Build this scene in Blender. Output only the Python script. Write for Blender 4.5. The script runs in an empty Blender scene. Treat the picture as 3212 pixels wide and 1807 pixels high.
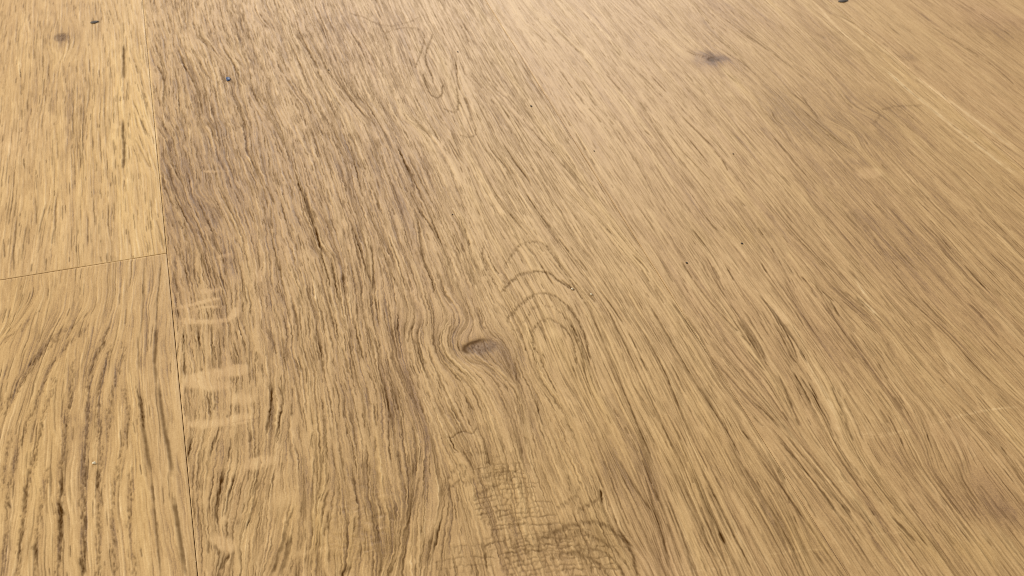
import bpy, math, random
import numpy as np

# ------------------------------------------------------------------ camera, world, lamps
scn = bpy.context.scene
COL = scn.collection
PW, PH = 3212.0, 1807.0                 # size of the photograph the tracings were measured on
VPX, VPY = 255.0, -2007.0               # where the long joints of the floor meet
FOC = 3680.0
CAM_H = 0.29
PITCH = math.atan((PH / 2 - VPY) / FOC)
YAW = math.atan((PW / 2 - VPX) / math.hypot(FOC, PH / 2 - VPY))

cam_d = bpy.data.cameras.new("camera")
cam = bpy.data.objects.new("camera", cam_d)
COL.objects.link(cam)
cam_d.sensor_width = 36.0
cam_d.lens = 36.0 * FOC / PW
cam_d.clip_start = 0.01
cam_d.clip_end = 50.0
cam_d.dof.use_dof = True
cam_d.dof.focus_distance = 0.415
cam_d.dof.aperture_fstop = 34.0
cam.rotation_euler = (math.pi / 2 - PITCH, 0.0, -YAW)
scn.camera = cam


def ray(px, py):
    px = np.asarray(px, float); py = np.asarray(py, float)
    x = (px - PW / 2) / FOC; y = -(py - PH / 2) / FOC
    a = math.pi / 2 - PITCH
    wx, wy, wz = x, y * math.cos(a) + math.sin(a), y * math.sin(a) - math.cos(a)
    c, s = math.cos(-YAW), math.sin(-YAW)
    return wx * c - wy * s, wx * s + wy * c, wz


_dx, _dy, _dz = ray(447.0, 0.0)
CAM_X = -float(_dx / -_dz) * CAM_H      # the joint left of the middle plank is the line X = 0
cam.location = (CAM_X, 0.0, CAM_H)


def floor_at(px, py):
    """a point of the photograph -> metres on the floor"""
    dx, dy, dz = ray(px, py)
    t = CAM_H / -dz
    return CAM_X + dx * t, dy * t


world = bpy.data.worlds.new("World")
scn.world = world
world.use_nodes = True
bg = world.node_tree.nodes["Background"]
bg.inputs[0].default_value = (1.0, 0.90, 0.76, 1)
bg.inputs[1].default_value = 0.53


def area(name, loc, target, sx, sy, power, colour):
    ld = bpy.data.lights.new(name, 'AREA')
    ld.shape = 'RECTANGLE'; ld.size = sx; ld.size_y = sy
    ld.energy = power; ld.color = colour
    o = bpy.data.objects.new(name, ld)
    COL.objects.link(o)
    from mathutils import Vector
    d = Vector(target) - Vector(loc)
    o.location = loc
    o.rotation_euler = d.to_track_quat('-Z', 'Y').to_euler()
    return o


# window beyond the top edge of the picture, and a weaker warm room light from the left
area("window_light", (0.70, 2.78, 1.05), (0.15, 0.45, 0), 1.4, 0.7, 27.0, (1.0, 0.96, 0.92))
area("room_light", (-1.5, 1.25, 0.95), (0.15, 0.4, 0), 0.45, 0.45, 31.0, (1.0, 0.88, 0.70))

scn.render.engine = 'CYCLES'
scn.cycles.use_denoising = False        # keep the fine pores; the little noise left is like film grain
scn.cycles.filter_width = 0.8
scn.view_settings.view_transform = 'Standard'
scn.view_settings.look = 'None'
scn.view_settings.exposure = 0.0
scn.view_settings.gamma = 1.0

# ------------------------------------------------------------------ layout of the floor
P_W = float(floor_at(1522.0, 0.0)[0])   # plank width: next joint to the right
GAP = 0.00022
JOINT_Y = float(np.mean([floor_at(0, 878)[1], floor_at(521, 794)[1]]))
corners = [floor_at(a, b) for a, b in ((0, 0), (PW, 0), (0, PH), (PW, PH))]
print("plank width", P_W, "joint", JOINT_Y, "corners", corners)

# raster (only numbers in memory) on which the pores, rays and stains are laid out, 0.2 mm a cell
RES = 0.0002
X0, X1 = min(c[0] for c in corners) - .012, max(c[0] for c in corners) + .012
Y0, Y1 = min(c[1] for c in corners) - .012, max(c[1] for c in corners) + .012
NX, NY = int((X1 - X0) / RES), int((Y1 - Y0) / RES)
rng = np.random.default_rng(11)

ORG = {'A': (0, 0), 'B': (1070, 0), 'C': (2140, 0), 'D': (0, 602), 'E': (1070, 602), 'F': (2140, 602),
       'G': (0, 1204), 'H': (1070, 1204), 'I': (2140, 1204), 'J': (0, 903), 'P': (0, 0), 'Q': (1606, 903)}
KS = {'J': 1.603, 'P': .9066, 'Q': .906}
K = 2.4065


def tr(c, pts):
    """traced points (tile letter, tile pixels) -> floor metres, n x 2"""
    a = np.array(pts, float)
    ox, oy = ORG[c]
    k = KS.get(c, K)
    x, y = floor_at(ox + a[:, 0] / k, oy + a[:, 1] / k)
    return np.stack([x, y], 1)


# course: 0 left, 1 middle, 2 right, 3 far right; the left course is split by the end joint (0 far, 4 near)
def plank_of(x, y):
    x = np.asarray(x); y = np.asarray(y)
    k = np.floor(x / P_W).astype(int) + 1
    k = np.clip(k, 0, 3)
    return np.where((k == 0) & (y < JOINT_Y), 4, k)


FIBRE = [
 ('A', [(560,600),(550,900),(545,1100),(555,1400)]), ('A', [(340,600),(330,720),(290,900)]),
 ('A', [(670,600),(690,680),(650,850),(640,1000)]), ('A', [(30,450),(20,700),(0,900)]),
 ('A', [(150,450),(170,900),(150,1100)]), ('A', [(980,380),(1030,500),(1090,700),(1130,850)]),
 ('A', [(1000,750),(1060,900),(1130,1050)]), ('A', [(1020,1050),(1070,1150),(1150,1300)]),
 ('A', [(430,1000),(440,1200)]), ('A', [(30,0),(10,150)]), ('A', [(230,0),(225,200)]), ('A', [(800,0),(860,200)]),
 ('A', [(935,330),(930,600),(935,1250)]), ('A', [(380,450),(365,580)]), ('A', [(400,180),(380,260),(370,330),(400,420)]),
 ('A', [(540,150),(570,260),(560,340),(520,420)]),
 ('A', [(1150,250),(1190,400),(1250,550),(1230,700),(1250,800)]), ('A', [(1300,330),(1400,560)]),
 ('A', [(1340,370),(1450,560),(1510,700),(1530,820)]), ('A', [(1690,370),(1780,520),(1820,620),(1840,780)]),
 ('A', [(1330,550),(1350,700),(1370,850),(1400,980)]), ('A', [(1290,830),(1310,900),(1370,1020),(1390,1100)]),
 ('A', [(1190,950),(1250,1050),(1300,1200),(1380,1400)]), ('A', [(1520,840),(1600,980),(1640,1080)]),
 ('A', [(1830,900),(1870,1150),(1920,1250)]), ('A', [(1920,740),(2000,860),(2100,1050)]),
 ('A', [(2240,260),(2330,380),(2400,560),(2480,700)]), ('A', [(2000,250),(2100,500),(2200,650),(2300,760)]),
 ('A', [(2200,900),(2260,1050),(2330,1200),(2400,1400)]), ('A', [(2450,850),(2570,1100)]),
 ('A', [(1480,280),(1600,360),(1680,440)]), ('A', [(2400,100),(2500,300),(2560,450)]), ('A', [(1550,60),(1580,200)]),
 ('A', [(1370,0),(1400,200)]), ('A', [(1960,100),(2060,240)]),
 ('B', [(0,130),(80,250),(180,400),(240,560)]), ('B', [(60,540),(100,700),(200,800),(300,950)]),
 ('B', [(330,260),(380,370),(410,480)]), ('B', [(480,280),(540,420),(560,510)]), ('B', [(700,100),(800,300)]),
 ('B', [(900,180),(1000,400)]), ('B', [(860,440),(880,650),(950,780),(1000,950)]),
 ('B', [(1000,400),(1100,600),(1300,800),(1450,1000),(1600,1150),(1850,1449)]),
 ('B', [(950,560),(1100,700),(1250,930),(1400,1200),(1560,1449)]), ('B', [(1050,930),(1150,1130),(1250,1300),(1350,1449)]),
 ('B', [(700,800),(760,900),(850,1030),(900,1180),(1000,1449)]), ('B', [(430,1130),(500,1300),(560,1440)]),
 ('B', [(250,1030),(330,1250),(420,1449)]), ('B', [(20,970),(100,1200),(150,1449)]),
 ('B', [(500,900),(650,1000),(760,1150),(850,1320),(900,1449)]),
 ('B', [(1400,180),(1550,320)]), ('B', [(1480,90),(1650,250),(1850,450),(2000,620)]),
 ('B', [(1750,20),(1950,220),(2130,450)]), ('B', [(1590,450),(1700,600),(1800,750),(1950,900),(2050,1050)]),
 ('B', [(1800,600),(2000,860),(2200,1150),(2350,1449)]), ('B', [(2250,780),(2576,1250)]),
 ('B', [(2060,0),(2300,200),(2576,450)]), ('B', [(2200,500),(2400,700),(2576,900)]), ('B', [(1650,820),(1800,1060),(1950,1300)]),
 ('C', [(100,50),(320,320),(550,560),(700,700)]), ('C', [(200,50),(480,260),(800,480),(1050,700)]),
 ('C', [(800,590),(960,800),(1030,900)]), ('C', [(680,830),(760,950),(820,1070)]),
 ('C', [(1050,550),(1180,700),(1280,820),(1480,880)]), ('C', [(900,820),(1100,1000),(1300,1160)]),
 ('C', [(1100,920),(1200,960),(1300,1010),(1320,1080)]),
 ('C', [(1380,1050),(1450,1180),(1560,1300)]), ('C', [(0,880),(230,1110),(450,1400)]), ('C', [(700,1040),(800,1160),(1000,1400)]),
 ('C', [(1600,1160),(1800,1400)]), ('C', [(1150,100),(1400,230),(1800,560)]), ('C', [(1850,180),(2300,450),(2576,700)]),
 ('C', [(1900,650),(2250,1000),(2576,1200)]), ('C', [(2100,0),(2576,330)]), ('C', [(1480,480),(1800,760),(2150,1030),(2560,1330)]),
 ('C', [(30,380),(100,420),(180,430)]), ('C', [(300,380),(420,450),(540,540)]), ('C', [(280,480),(340,560),(440,640)]),
 ('D', [(130,180),(110,360),(100,600)]), ('D', [(340,130),(310,300),(270,600)]), ('D', [(220,250),(215,400)]),
 ('D', [(410,280),(380,450)]), ('D', [(590,270),(580,440)]), ('D', [(1080,300),(1130,450)]), ('D', [(1170,150),(1230,430)]),
 ('D', [(860,900),(820,1030),(780,1130),(720,1300),(690,1449)]), ('D', [(450,920),(380,1050),(250,1250),(150,1449)]),
 ('D', [(650,900),(530,1050),(420,1250),(330,1449)]), ('D', [(240,850),(120,1000),(0,1150)]),
 ('D', [(1090,500),(1080,750),(1070,1000)]), ('D', [(1210,520),(1200,800),(1175,1000),(1170,1200),(1180,1449)]),
 ('D', [(1040,1060),(1050,1350)]), ('D', [(960,700),(950,1000),(900,1250)]),
 ('D', [(1480,60),(1570,300),(1600,450)]), ('D', [(1250,150),(1310,280)]), ('D', [(1370,250),(1410,380)]),
 ('D', [(1530,30),(1640,150)]), ('D', [(1830,0),(1920,250)]), ('D', [(2040,100),(2050,250),(2070,330)]),
 ('D', [(2300,0),(2330,120),(2380,260),(2410,400),(2500,480)]), ('D', [(1310,580),(1340,750)]), ('D', [(1390,570),(1420,700)]),
 ('D', [(1580,540),(1600,660)]), ('D', [(1690,540),(1700,650)]), ('D', [(1820,680),(1830,900),(1860,1100)]),
 ('D', [(2200,800),(2240,1000),(2250,1200),(2280,1449)]), ('D', [(2500,500),(2540,720),(2576,900)]),
 ('D', [(1390,1020),(1390,1380)]), ('D', [(1500,1010),(1510,1200)]), ('D', [(1600,1000),(1610,1350)]),
 ('D', [(2140,1100),(2160,1300)]), ('D', [(1860,1180),(1880,1400)]), ('D', [(2420,1130),(2450,1400)]),
 ('E', [(20,400),(30,700),(60,950),(100,1150)]), ('E', [(100,900),(110,1080),(180,1300)]),
 ('E', [(520,0),(600,150),(700,280),(820,450)]), ('E', [(580,200),(600,450),(640,560),(700,720)]),
 ('E', [(850,120),(950,300),(980,480)]), ('E', [(720,600),(760,750),(850,870)]), ('E', [(880,500),(950,700),(1040,900)]),
 ('E', [(230,350),(240,700),(230,950)]), ('E', [(350,500),(400,760)]),
 ('E', [(960,1020),(910,1060),(885,1100),(880,1170),(920,1240),(1000,1290),(1080,1320)]),
 ('E', [(790,1010),(740,1080),(740,1180),(800,1280),(900,1350),(1000,1449)]),
 ('E', [(605,990),(570,1100),(600,1200),(640,1300),(700,1400)]), ('E', [(430,900),(420,1100),(450,1300),(500,1449)]),
 ('E', [(830,1010),(800,1100),(810,1180),(860,1270),(960,1340)]), ('E', [(560,980),(500,1100),(520,1250),(580,1400)]),
 ('E', [(1000,800),(1040,930),(1065,1000)]), ('E', [(1070,1010),(1130,1070),(1180,1110)]),
 ('E', [(1120,1300),(1200,1370),(1300,1449)]), ('E', [(1250,1180),(1310,1300),(1370,1440)]),
 ('E', [(1380,380),(1450,480)]), ('E', [(1500,540),(1600,700)]), ('E', [(1150,560),(1250,700)]), ('E', [(1380,640),(1460,780)]),
 ('E', [(1200,300),(1290,440)]), ('E', [(1150,850),(1260,1000)]), ('E', [(1500,1000),(1560,1150)]), ('E', [(1350,1050),(1400,1200)]),
 ('E', [(1700,900),(1830,1200),(1900,1449)]), ('E', [(1560,400),(1700,620),(1900,800),(2000,950),(2100,1150),(2200,1449)]),
 ('E', [(1150,0),(1300,200),(1500,420),(1700,650)]), ('E', [(1380,0),(1600,300),(1800,550),(2000,800),(2200,1100),(2350,1449)]),
 ('E', [(1750,30),(2100,370),(2350,700),(2570,1050)]), ('E', [(1480,1150),(1540,1350)]), ('E', [(1300,1200),(1330,1449)]),
 ('F', [(400,20),(700,450),(900,850)]), ('F', [(590,780),(690,920),(800,1130),(870,1280)]), ('F', [(440,970),(560,1180),(640,1290)]),
 ('F', [(240,560),(300,720),(400,850)]), ('F', [(0,560),(80,660),(250,880),(420,1050),(600,1250),(760,1449)]),
 ('F', [(0,880),(150,1150),(330,1449)]),
 ('F', [(1230,750),(1400,900)]), ('F', [(890,620),(1050,850),(1180,980)]), ('F', [(1980,370),(2100,520),(2300,740)]),
 ('F', [(1200,60),(1500,400),(1750,750),(2000,1000),(2300,1300)]), ('F', [(1110,740),(1500,1050),(1600,1230)]),
 ('F', [(2200,60),(2576,450)]), ('F', [(2150,820),(2290,960),(2400,1100)]), ('F', [(1240,1170),(1350,1300)]),
 ('G', [(200,150),(120,350),(70,600)]), ('G', [(520,100),(490,440),(480,700),(470,1000),(450,1449)]),
 ('G', [(740,0),(660,450),(640,900),(650,1100),(640,1449)]), ('G', [(980,180),(960,400),(930,600),(890,850),(900,1100)]),
 ('G', [(1040,0),(1080,280),(1110,520),(1150,750),(1170,1000),(1200,1250),(1220,1449)]),
 ('G', [(1190,0),(1240,300),(1280,550),(1300,800),(1330,1000),(1370,1250),(1400,1449)]), ('G', [(300,100),(220,500),(190,1000),(130,1400)]),
 ('G', [(1550,60),(1580,240)]), ('G', [(1640,90),(1610,200)]), ('G', [(2060,0),(2030,200),(2010,380)]),
 ('G', [(2140,0),(2130,150),(2080,450)]), ('G', [(1640,380),(1590,560),(1560,700)]), ('G', [(1450,400),(1420,620)]),
 ('G', [(1750,380),(1740,570)]), ('G', [(1700,650),(1640,850),(1630,1050)]), ('G', [(1780,680),(1720,860),(1700,1010)]),
 ('G', [(2000,650),(1900,900),(1850,1100)]), ('G', [(2220,900),(2160,1100),(2100,1300),(2060,1449)]), ('G', [(2480,770),(2430,1000)]),
 ('G', [(2400,1150),(2350,1400)]),
 ('H', [(320,0),(380,250),(400,420)]), ('H', [(20,100),(50,420)]), ('H', [(250,150),(270,350)]), ('H', [(420,180),(450,350)]),
 ('H', [(640,30),(720,220)]), ('H', [(840,180),(900,300)]), ('H', [(940,50),(1010,250)]), ('H', [(1340,50),(1380,300),(1400,500)]),
 ('H', [(1500,0),(1700,250),(1820,550)]), ('H', [(1700,0),(1850,250),(2000,600),(2100,900),(2250,1250)]),
 ('H', [(2000,100),(2250,500),(2400,900),(2560,1300)]), ('H', [(2200,0),(2560,550)]), ('H', [(780,950),(700,1200),(650,1449)]),
 ('H', [(620,500),(560,900),(450,1200),(350,1449)]), ('H', [(200,500),(180,800)]), ('H', [(100,1000),(60,1400)]),
 ('H', [(1100,450),(1130,700)]), ('H', [(1350,700),(1380,1000)]),
 ('I', [(860,0),(960,200)]), ('I', [(970,0),(1080,250),(1140,400)]), ('I', [(780,80),(880,320)]), ('I', [(1110,10),(1180,150),(1270,400)]),
 ('I', [(1180,30),(1320,300),(1380,450)]), ('I', [(300,0),(540,250),(900,600),(1200,1000),(1420,1300)]),
 ('I', [(0,450),(60,650),(130,900),(250,1200),(330,1449)]), ('I', [(300,250),(380,430),(440,600)]),
 ('I', [(720,650),(830,950),(900,1200)]), ('I', [(1290,860),(1440,1080)]), ('I', [(1600,300),(1680,500)]),
 ('I', [(1800,250),(1870,450),(1900,600)]), ('I', [(1950,0),(2150,220),(2400,450),(2560,700)]), ('I', [(2000,280),(2130,500),(2150,700)]),
 ('I', [(1300,500),(1450,750),(1700,1050)]), ('I', [(2100,1100),(2250,1300),(2350,1449)]), ('I', [(2200,700),(2330,860),(2480,1060)]),
]

# strong dark checks and cracks: tile, points, width in mm, strength
CRACK = [
 ('A', [(937,335),(934,450),(935,590)], 1.2, 1.3), ('A', [(930,900),(928,1000),(938,1130),(932,1270)], 1.0, 1.2),
 ('A', [(1340,370),(1400,500),(1405,560)], .6, .7), ('A', [(1380,350),(1450,560),(1510,700),(1530,820)], .5, .65),
 ('A', [(1690,370),(1780,520),(1820,620)], .45, .7), ('A', [(1190,500),(1240,600),(1245,720)], .55, .8),
 ('A', [(1330,560),(1350,720),(1355,860)], .5, .7), ('A', [(2240,260),(2290,340),(2340,400)], .5, .6),
 ('A', [(1190,960),(1250,1050)], .5, .7), ('A', [(1290,1230),(1380,1400)], .5, .8), ('A', [(1220,1340),(1245,1440)], .6, .8),
 ('A', [(1560,920),(1600,980),(1610,1030)], .45, .6), ('A', [(550,740),(555,1050)], .5, .45), ('A', [(670,560),(680,700),(650,850)], .45, .45),
 ('A', [(430,1020),(435,1200)], .5, .4), ('A', [(330,600),(325,730)], .5, .45), ('A', [(365,480),(365,580)], .5, .45),
 ('A', [(185,1230),(188,1300)], .5, .2),
 ('B', [(430,1120),(470,1200),(520,1320),(560,1440)], .8, .9), ('B', [(500,1250),(550,1340)], .6, .7), ('B', [(1130,1130),(1250,1260),(1340,1440)], .5, .75),
 ('B', [(1230,1100),(1330,1250),(1430,1380)], .45, .7), ('B', [(1290,1210),(1400,1330),(1440,1420)], .45, .5),
 ('B', [(800,1040),(870,1150),(930,1240)], .4, .4), ('B', [(2000,560),(2130,700)], .35, .5), ('B', [(1820,610),(1900,740)], .35, .45),
 ('B', [(2340,570),(2460,700)], .35, .5), ('B', [(2260,770),(2310,840)], .35, .4), ('B', [(2290,985),(2330,1020)], .5, .45),
 ('C', [(0,880),(120,1000),(230,1110)], .4, .55), ('C', [(690,1040),(800,1165)], .4, .55), ('C', [(0,1140),(100,1240),(230,1380)], .4, .5),
 ('C', [(60,1060),(200,1230)], .4, .5), ('C', [(830,700),(960,810)], .6, .45), ('C', [(300,1200),(350,1290)], .4, .5), ('C', [(680,850),(700,900),(770,950)], .7, .5),
 ('C', [(200,240),(340,350)], .6, .4), ('C', [(430,230),(560,330)], .5, .35), ('C', [(1150,660),(1200,740)], .6, .3), ('C', [(1930,950),(2050,1050)], .6, .3),
 ('D', [(130,180),(115,360),(100,440),(105,600)], .55, .8), ('D', [(340,120),(300,280),(290,330)], .5, .6), ('D', [(220,270),(218,400)], .6, .6),
 ('D', [(30,380),(35,500)], .5, .6), ('D', [(350,500),(345,600)], .5, .7), ('D', [(1215,520),(1200,700),(1185,850),(1180,1010)], .7, .7),
 ('D', [(1180,1010),(1172,1150),(1170,1280),(1180,1449)], 1.0, 1.0), ('D', [(1090,500),(1085,750),(1070,1000),(1045,1150)], .45, .45),
 ('D', [(790,1130),(770,1180),(740,1240)], 1.1, .55), ('D', [(2300,0),(2330,120),(2380,250)], .8, 1.0), ('D', [(2380,250),(2410,400),(2430,440)], .6, .8),
 ('D', [(1500,250),(1560,440)], .45, .55), ('D', [(1310,590),(1340,760)], .7, .7), ('D', [(1390,570),(1430,700)], .6, .7),
 ('D', [(1600,560),(1640,700)], .5, .7), ('D', [(1490,600),(1510,700)], .5, .6), ('D', [(1385,1020),(1390,1380)], .55, .75),
 ('D', [(1495,1010),(1500,1180)], .5, .7), ('D', [(1600,1010),(1600,1180),(1605,1350)], .6, .8), ('D', [(1650,1030),(1665,1350)], .5, .7),
 ('D', [(2500,490),(2530,700),(2570,850)], .7, .85), ('D', [(2200,820),(2245,960),(2250,1120)], .6, .7), ('D', [(2130,1100),(2150,1310)], .5, .6),
 ('D', [(1860,700),(1900,870)], .5, .5), ('D', [(2410,1130),(2440,1380)], .5, .6), ('D', [(1770,1170),(1800,1240)], .5, .5), ('D', [(1340,880),(1350,960)], .4, .3),
 ('E', [(520,0),(560,80),(620,200)], .8, .95), ('E', [(600,150),(700,290),(740,370)], .6, .7), ('E', [(580,230),(590,330),(610,430),(640,520)], .6, .7),
 ('E', [(620,540),(680,650),(700,760)], .8, .9), ('E', [(740,620),(780,770),(850,850)], .5, .65), ('E', [(230,400),(245,600),(240,760)], .6, .75),
 ('E', [(10,600),(20,720),(50,900)], .7, .8), ('E', [(110,1000),(120,1100),(180,1290)], .7, .85), ('E', [(60,1250),(90,1420)], .6, .7),
 ('E', [(10,1170),(60,1380)], .5, .6), ('E', [(540,1080),(580,1200),(620,1330)], .5, .5), ('E', [(280,1250),(310,1449)], .5, .5),
 ('E', [(970,580),(1010,700)], .4, .5), ('E', [(1040,880),(1068,960),(1066,1010)], .5, .7), ('E', [(830,330),(900,470)], .4, .5),
 ('E', [(1400,20),(1480,140)], .4, .5), ('E', [(1240,190),(1340,340)], .4, .4), ('E', [(2200,470),(2290,560),(2330,620)], .5, .6),
 ('E', [(1660,660),(1760,745)], .5, .6), ('E', [(1730,1020),(1810,1200),(1850,1380)], .4, .6), ('E', [(1770,1020),(1830,1160),(1880,1320)], .35, .55),
 ('F', [(590,780),(690,920),(740,1010)], .7, 1.0), ('F', [(690,990),(760,1100),(820,1250),(870,1290)], .6, .85), ('F', [(440,970),(530,1110),(640,1290)], .4, .75),
 ('F', [(720,960),(850,1130)], .4, .6), ('F', [(850,890),(920,1010)], .4, .6), ('F', [(340,580),(390,670)], .4, .6), ('F', [(600,540),(640,610)], .4, .65),
 ('F', [(400,30),(480,110)], .4, .5), ('F', [(0,530),(80,660)], .6, .7), ('F', [(900,640),(940,680)], .5, .7), ('F', [(1050,740),(1150,830)], .4, .55),
 ('F', [(1120,830),(1190,945)], .4, .55), ('F', [(1970,360),(2030,430)], .7, .8), ('F', [(2130,550),(2220,650),(2310,745)], .7, .95),
 ('F', [(2160,840),(2290,965)], .5, .6), ('F', [(1580,470),(1700,580)], .5, .4), ('F', [(130,120),(200,220),(290,310)], .4, .5), ('F', [(80,290),(180,410)], .4, .5),
 ('F', [(1240,1180),(1330,1300)], .4, .5), ('F', [(870,350),(1100,580)], .35, .5), ('F', [(1310,790),(1380,870)], .4, .55), ('F', [(230,560),(290,660)], .4, .6),
 ('F', [(1480,1290),(1560,1420)], .5, .6), ('F', [(1000,690),(1060,770)], .4, .5), ('F', [(490,1190),(620,1350)], .4, .6), ('F', [(0,900),(130,1080),(330,1449)], .4, .6),
 ('G', [(1050,50),(1070,180),(1080,330),(1110,520),(1140,680)], .9, .95), ('G', [(1140,680),(1160,850),(1170,1000),(1195,1200),(1200,1330),(1220,1449)], .8, .95),
 ('G', [(1190,0),(1215,150),(1240,330),(1270,480),(1290,620),(1300,700)], 1.0, 1.0), ('G', [(1310,850),(1325,950),(1350,1100),(1380,1280),(1400,1449)], 1.3, 1.0),
 ('G', [(445,880),(465,1000),(455,1200)], 1.2, 1.0), ('G', [(460,950),(485,990)], 1.0, .6), ('G', [(480,700),(470,850)], .9, .4),
 ('G', [(2060,0),(2040,180),(2010,380)], .6, .9), ('G', [(2100,0),(2140,100),(2130,200),(2085,400)], .6, .85), ('G', [(1560,80),(1590,240)], .5, .5),
 ('G', [(1640,380),(1600,480),(1590,560)], .45, .7), ('G', [(1450,400),(1415,560)], .6, .9), ('G', [(1745,400),(1730,560)], .5, .8),
 ('G', [(1690,670),(1650,820),(1625,980),(1650,1060)], .6, .85), ('G', [(1780,680),(1720,860),(1700,1000)], .5, .8), ('G', [(1935,860),(1890,1010),(1850,1100)], .6, .6),
 ('G', [(2160,1080),(2140,1180),(2090,1330),(2050,1449)], 1.0, 1.0), ('G', [(2190,1150),(2160,1300),(2120,1449)], .9, .9), ('G', [(2220,930),(2160,1090)], .4, .6),
 ('G', [(2480,800),(2430,1000)], .6, .7), ('G', [(1580,1180),(1570,1280)], .7, .7), ('G', [(1630,1210),(1650,1290)], .7, .7), ('G', [(1720,1290),(1670,1400)], .6, .7),
 ('G', [(640,1050),(620,950)], .6, .5), ('G', [(2490,1030),(2470,1100)], 1.2, .5), ('G', [(200,760),(180,960)], .9, .4), ('G', [(40,900),(80,940)], 1., .4),
 ('G', [(265,1200),(270,1320)], .9, .5), ('G', [(610,1310),(640,1430)], .9, .7), ('G', [(740,650),(735,800)], .9, .5),
 ('H', [(310,0),(350,130),(380,250),(400,420)], .7, .85), ('H', [(390,40),(430,200)], .5, .7), ('H', [(250,170),(270,330)], .5, .6),
 ('H', [(830,420),(850,480),(890,520)], .8, .8), ('H', [(780,400),(830,410),(880,370),(930,350),(980,380),(1020,350),(1030,310)], .7, .55),
 ('H', [(930,80),(1000,210)], .5, .7), ('H', [(830,180),(880,270)], .4, .5), ('H', [(1090,1270),(1100,1400)], .6, .7), ('H', [(1470,130),(1500,240)], .4, .5),
 ('H', [(2050,980),(2120,1150),(2230,1260)], .6, .7), ('H', [(1960,800),(1970,900)], .5, .6), ('H', [(2380,950),(2420,1070),(2450,1200)], .6, .5),
 ('H', [(760,1000),(730,1130),(700,1250)], .7, .5), ('H', [(1880,550),(1990,800)], .4, .5), ('H', [(60,1380),(0,1449)], 1.5, .6),
 ('I', [(1085,260),(1150,410)], .4, .5), ('I', [(1130,20),(1190,170)], .5, .7), ('I', [(1230,280),(1290,430)], .5, .7),
 ('I', [(860,260),(890,320)], .5, .7), ('I', [(1600,90),(1670,200)], .5, .6), ('I', [(1490,190),(1560,300)], .4, .5), ('I', [(730,630),(780,720)], .6, .7),
 ('I', [(1290,860),(1350,940),(1440,1080)], .5, .6), ('I', [(1200,910),(1280,980)], .5, .4), ('I', [(1640,1050),(1770,1200)], .5, .55), ('I', [(1410,930),(1460,1000)], .5, .5),
 ('I', [(280,1130),(320,1200)], 1.4, .7), ('I', [(140,1060),(210,1230),(280,1330)], .5, .6), ('I', [(190,930),(290,1150)], .5, .5), ('I', [(690,1020),(800,1250)], .5, .5),
 ('I', [(450,350),(510,420)], .5, .6), ('I', [(560,730),(600,800)], .5, .5), ('I', [(1000,1270),(1080,1370)], .8, .45),
 ('Q', [(700,20),(750,70),(800,165),(815,210)], .55, .95), ('Q', [(740,60),(800,140),(840,215)], .5, .8), ('Q', [(640,90),(680,150),(710,205)], .4, .7),
 ('Q', [(655,85),(700,150),(725,205)], .4, .6), ('Q', [(590,130),(650,210),(700,260)], .4, .6), ('Q', [(570,150),(660,260),(740,350),(800,430)], .4, .55),
 ('Q', [(560,190),(660,300),(760,390)], .4, .5), ('Q', [(800,240),(830,290),(850,330)], .5, .9), ('Q', [(820,250),(860,310),(890,365)], .55, 1.0),
 ('Q', [(880,20),(930,110),(990,190)], .4, .5), ('Q', [(960,130),(1010,200),(1060,270)], .4, .5), ('Q', [(760,250),(800,340)], .4, .7),
 ('Q', [(450,30),(540,160),(600,250),(640,310)], .4, .7), ('Q', [(330,60),(420,200),(470,330),(520,440)], .4, .6), ('Q', [(270,60),(350,220),(420,370),(470,480)], .4, .6),
 ('Q', [(220,60),(280,200),(350,370),(400,500)], .4, .6), ('Q', [(380,30),(480,200),(560,330),(640,450)], .4, .6), ('Q', [(640,480),(720,600),(800,740),(830,815)], .4, .6),
 ('Q', [(700,480),(800,610),(900,760),(940,815)], .4, .6), ('Q', [(760,420),(850,540),(960,690),(1040,815)], .4, .65), ('Q', [(780,420),(880,540),(990,690)], .4, .55),
 ('Q', [(820,440),(900,540),(1000,660)], .4, .55), ('Q', [(560,560),(620,680),(680,800)], .4, .55), ('Q', [(430,560),(480,690),(520,815)], .4, .6),
 ('Q', [(380,540),(410,650),(450,780)], .4, .6), ('Q', [(300,480),(350,570),(400,640)], .5, .6), ('Q', [(500,500),(560,640),(610,790)], .4, .55),
 ('Q', [(1080,650),(1150,725)], .5, .6), ('Q', [(1000,540),(1060,620)], .4, .5), ('Q', [(1100,10),(1240,130),(1330,240),(1440,330)], .5, .4),
 ('P', [(505,130),(520,180),(560,250),(580,330)], .6, .75), ('P', [(550,150),(600,230)], .5, .6), ('P', [(590,260),(620,380)], .5, .6),
 ('P', [(650,250),(690,330),(700,370)], .5, .6), ('P', [(850,90),(880,150),(910,200)], .6, .8), ('P', [(820,110),(860,200)], .4, .5), ('P', [(930,200),(1000,290),(1060,350)], .4, .5),
 ('P', [(1130,420),(1200,560),(1250,680),(1290,780)], .6, .9), ('P', [(1160,440),(1230,580)], .4, .7), ('P', [(840,500),(880,600),(920,740),(940,815)], .6, .85),
 ('P', [(700,420),(760,560)], .5, .6), ('P', [(560,560),(620,700),(640,760)], .5, .7), ('P', [(500,570),(560,680),(590,790)], .5, .7),
 ('P', [(620,540),(680,640),(700,720)], .45, .6), ('P', [(760,620),(800,790)], .45, .65), ('P', [(1000,640),(1040,760),(1060,815)], .45, .65), ('P', [(1080,700),(1130,815)], .45, .65),
 ('P', [(160,560),(155,700)], .45, .5), ('P', [(300,230),(295,330),(305,420)], .45, .45), ('P', [(75,640),(60,740)], .5, .6), ('P', [(250,610),(250,700)], .45, .5),
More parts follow.
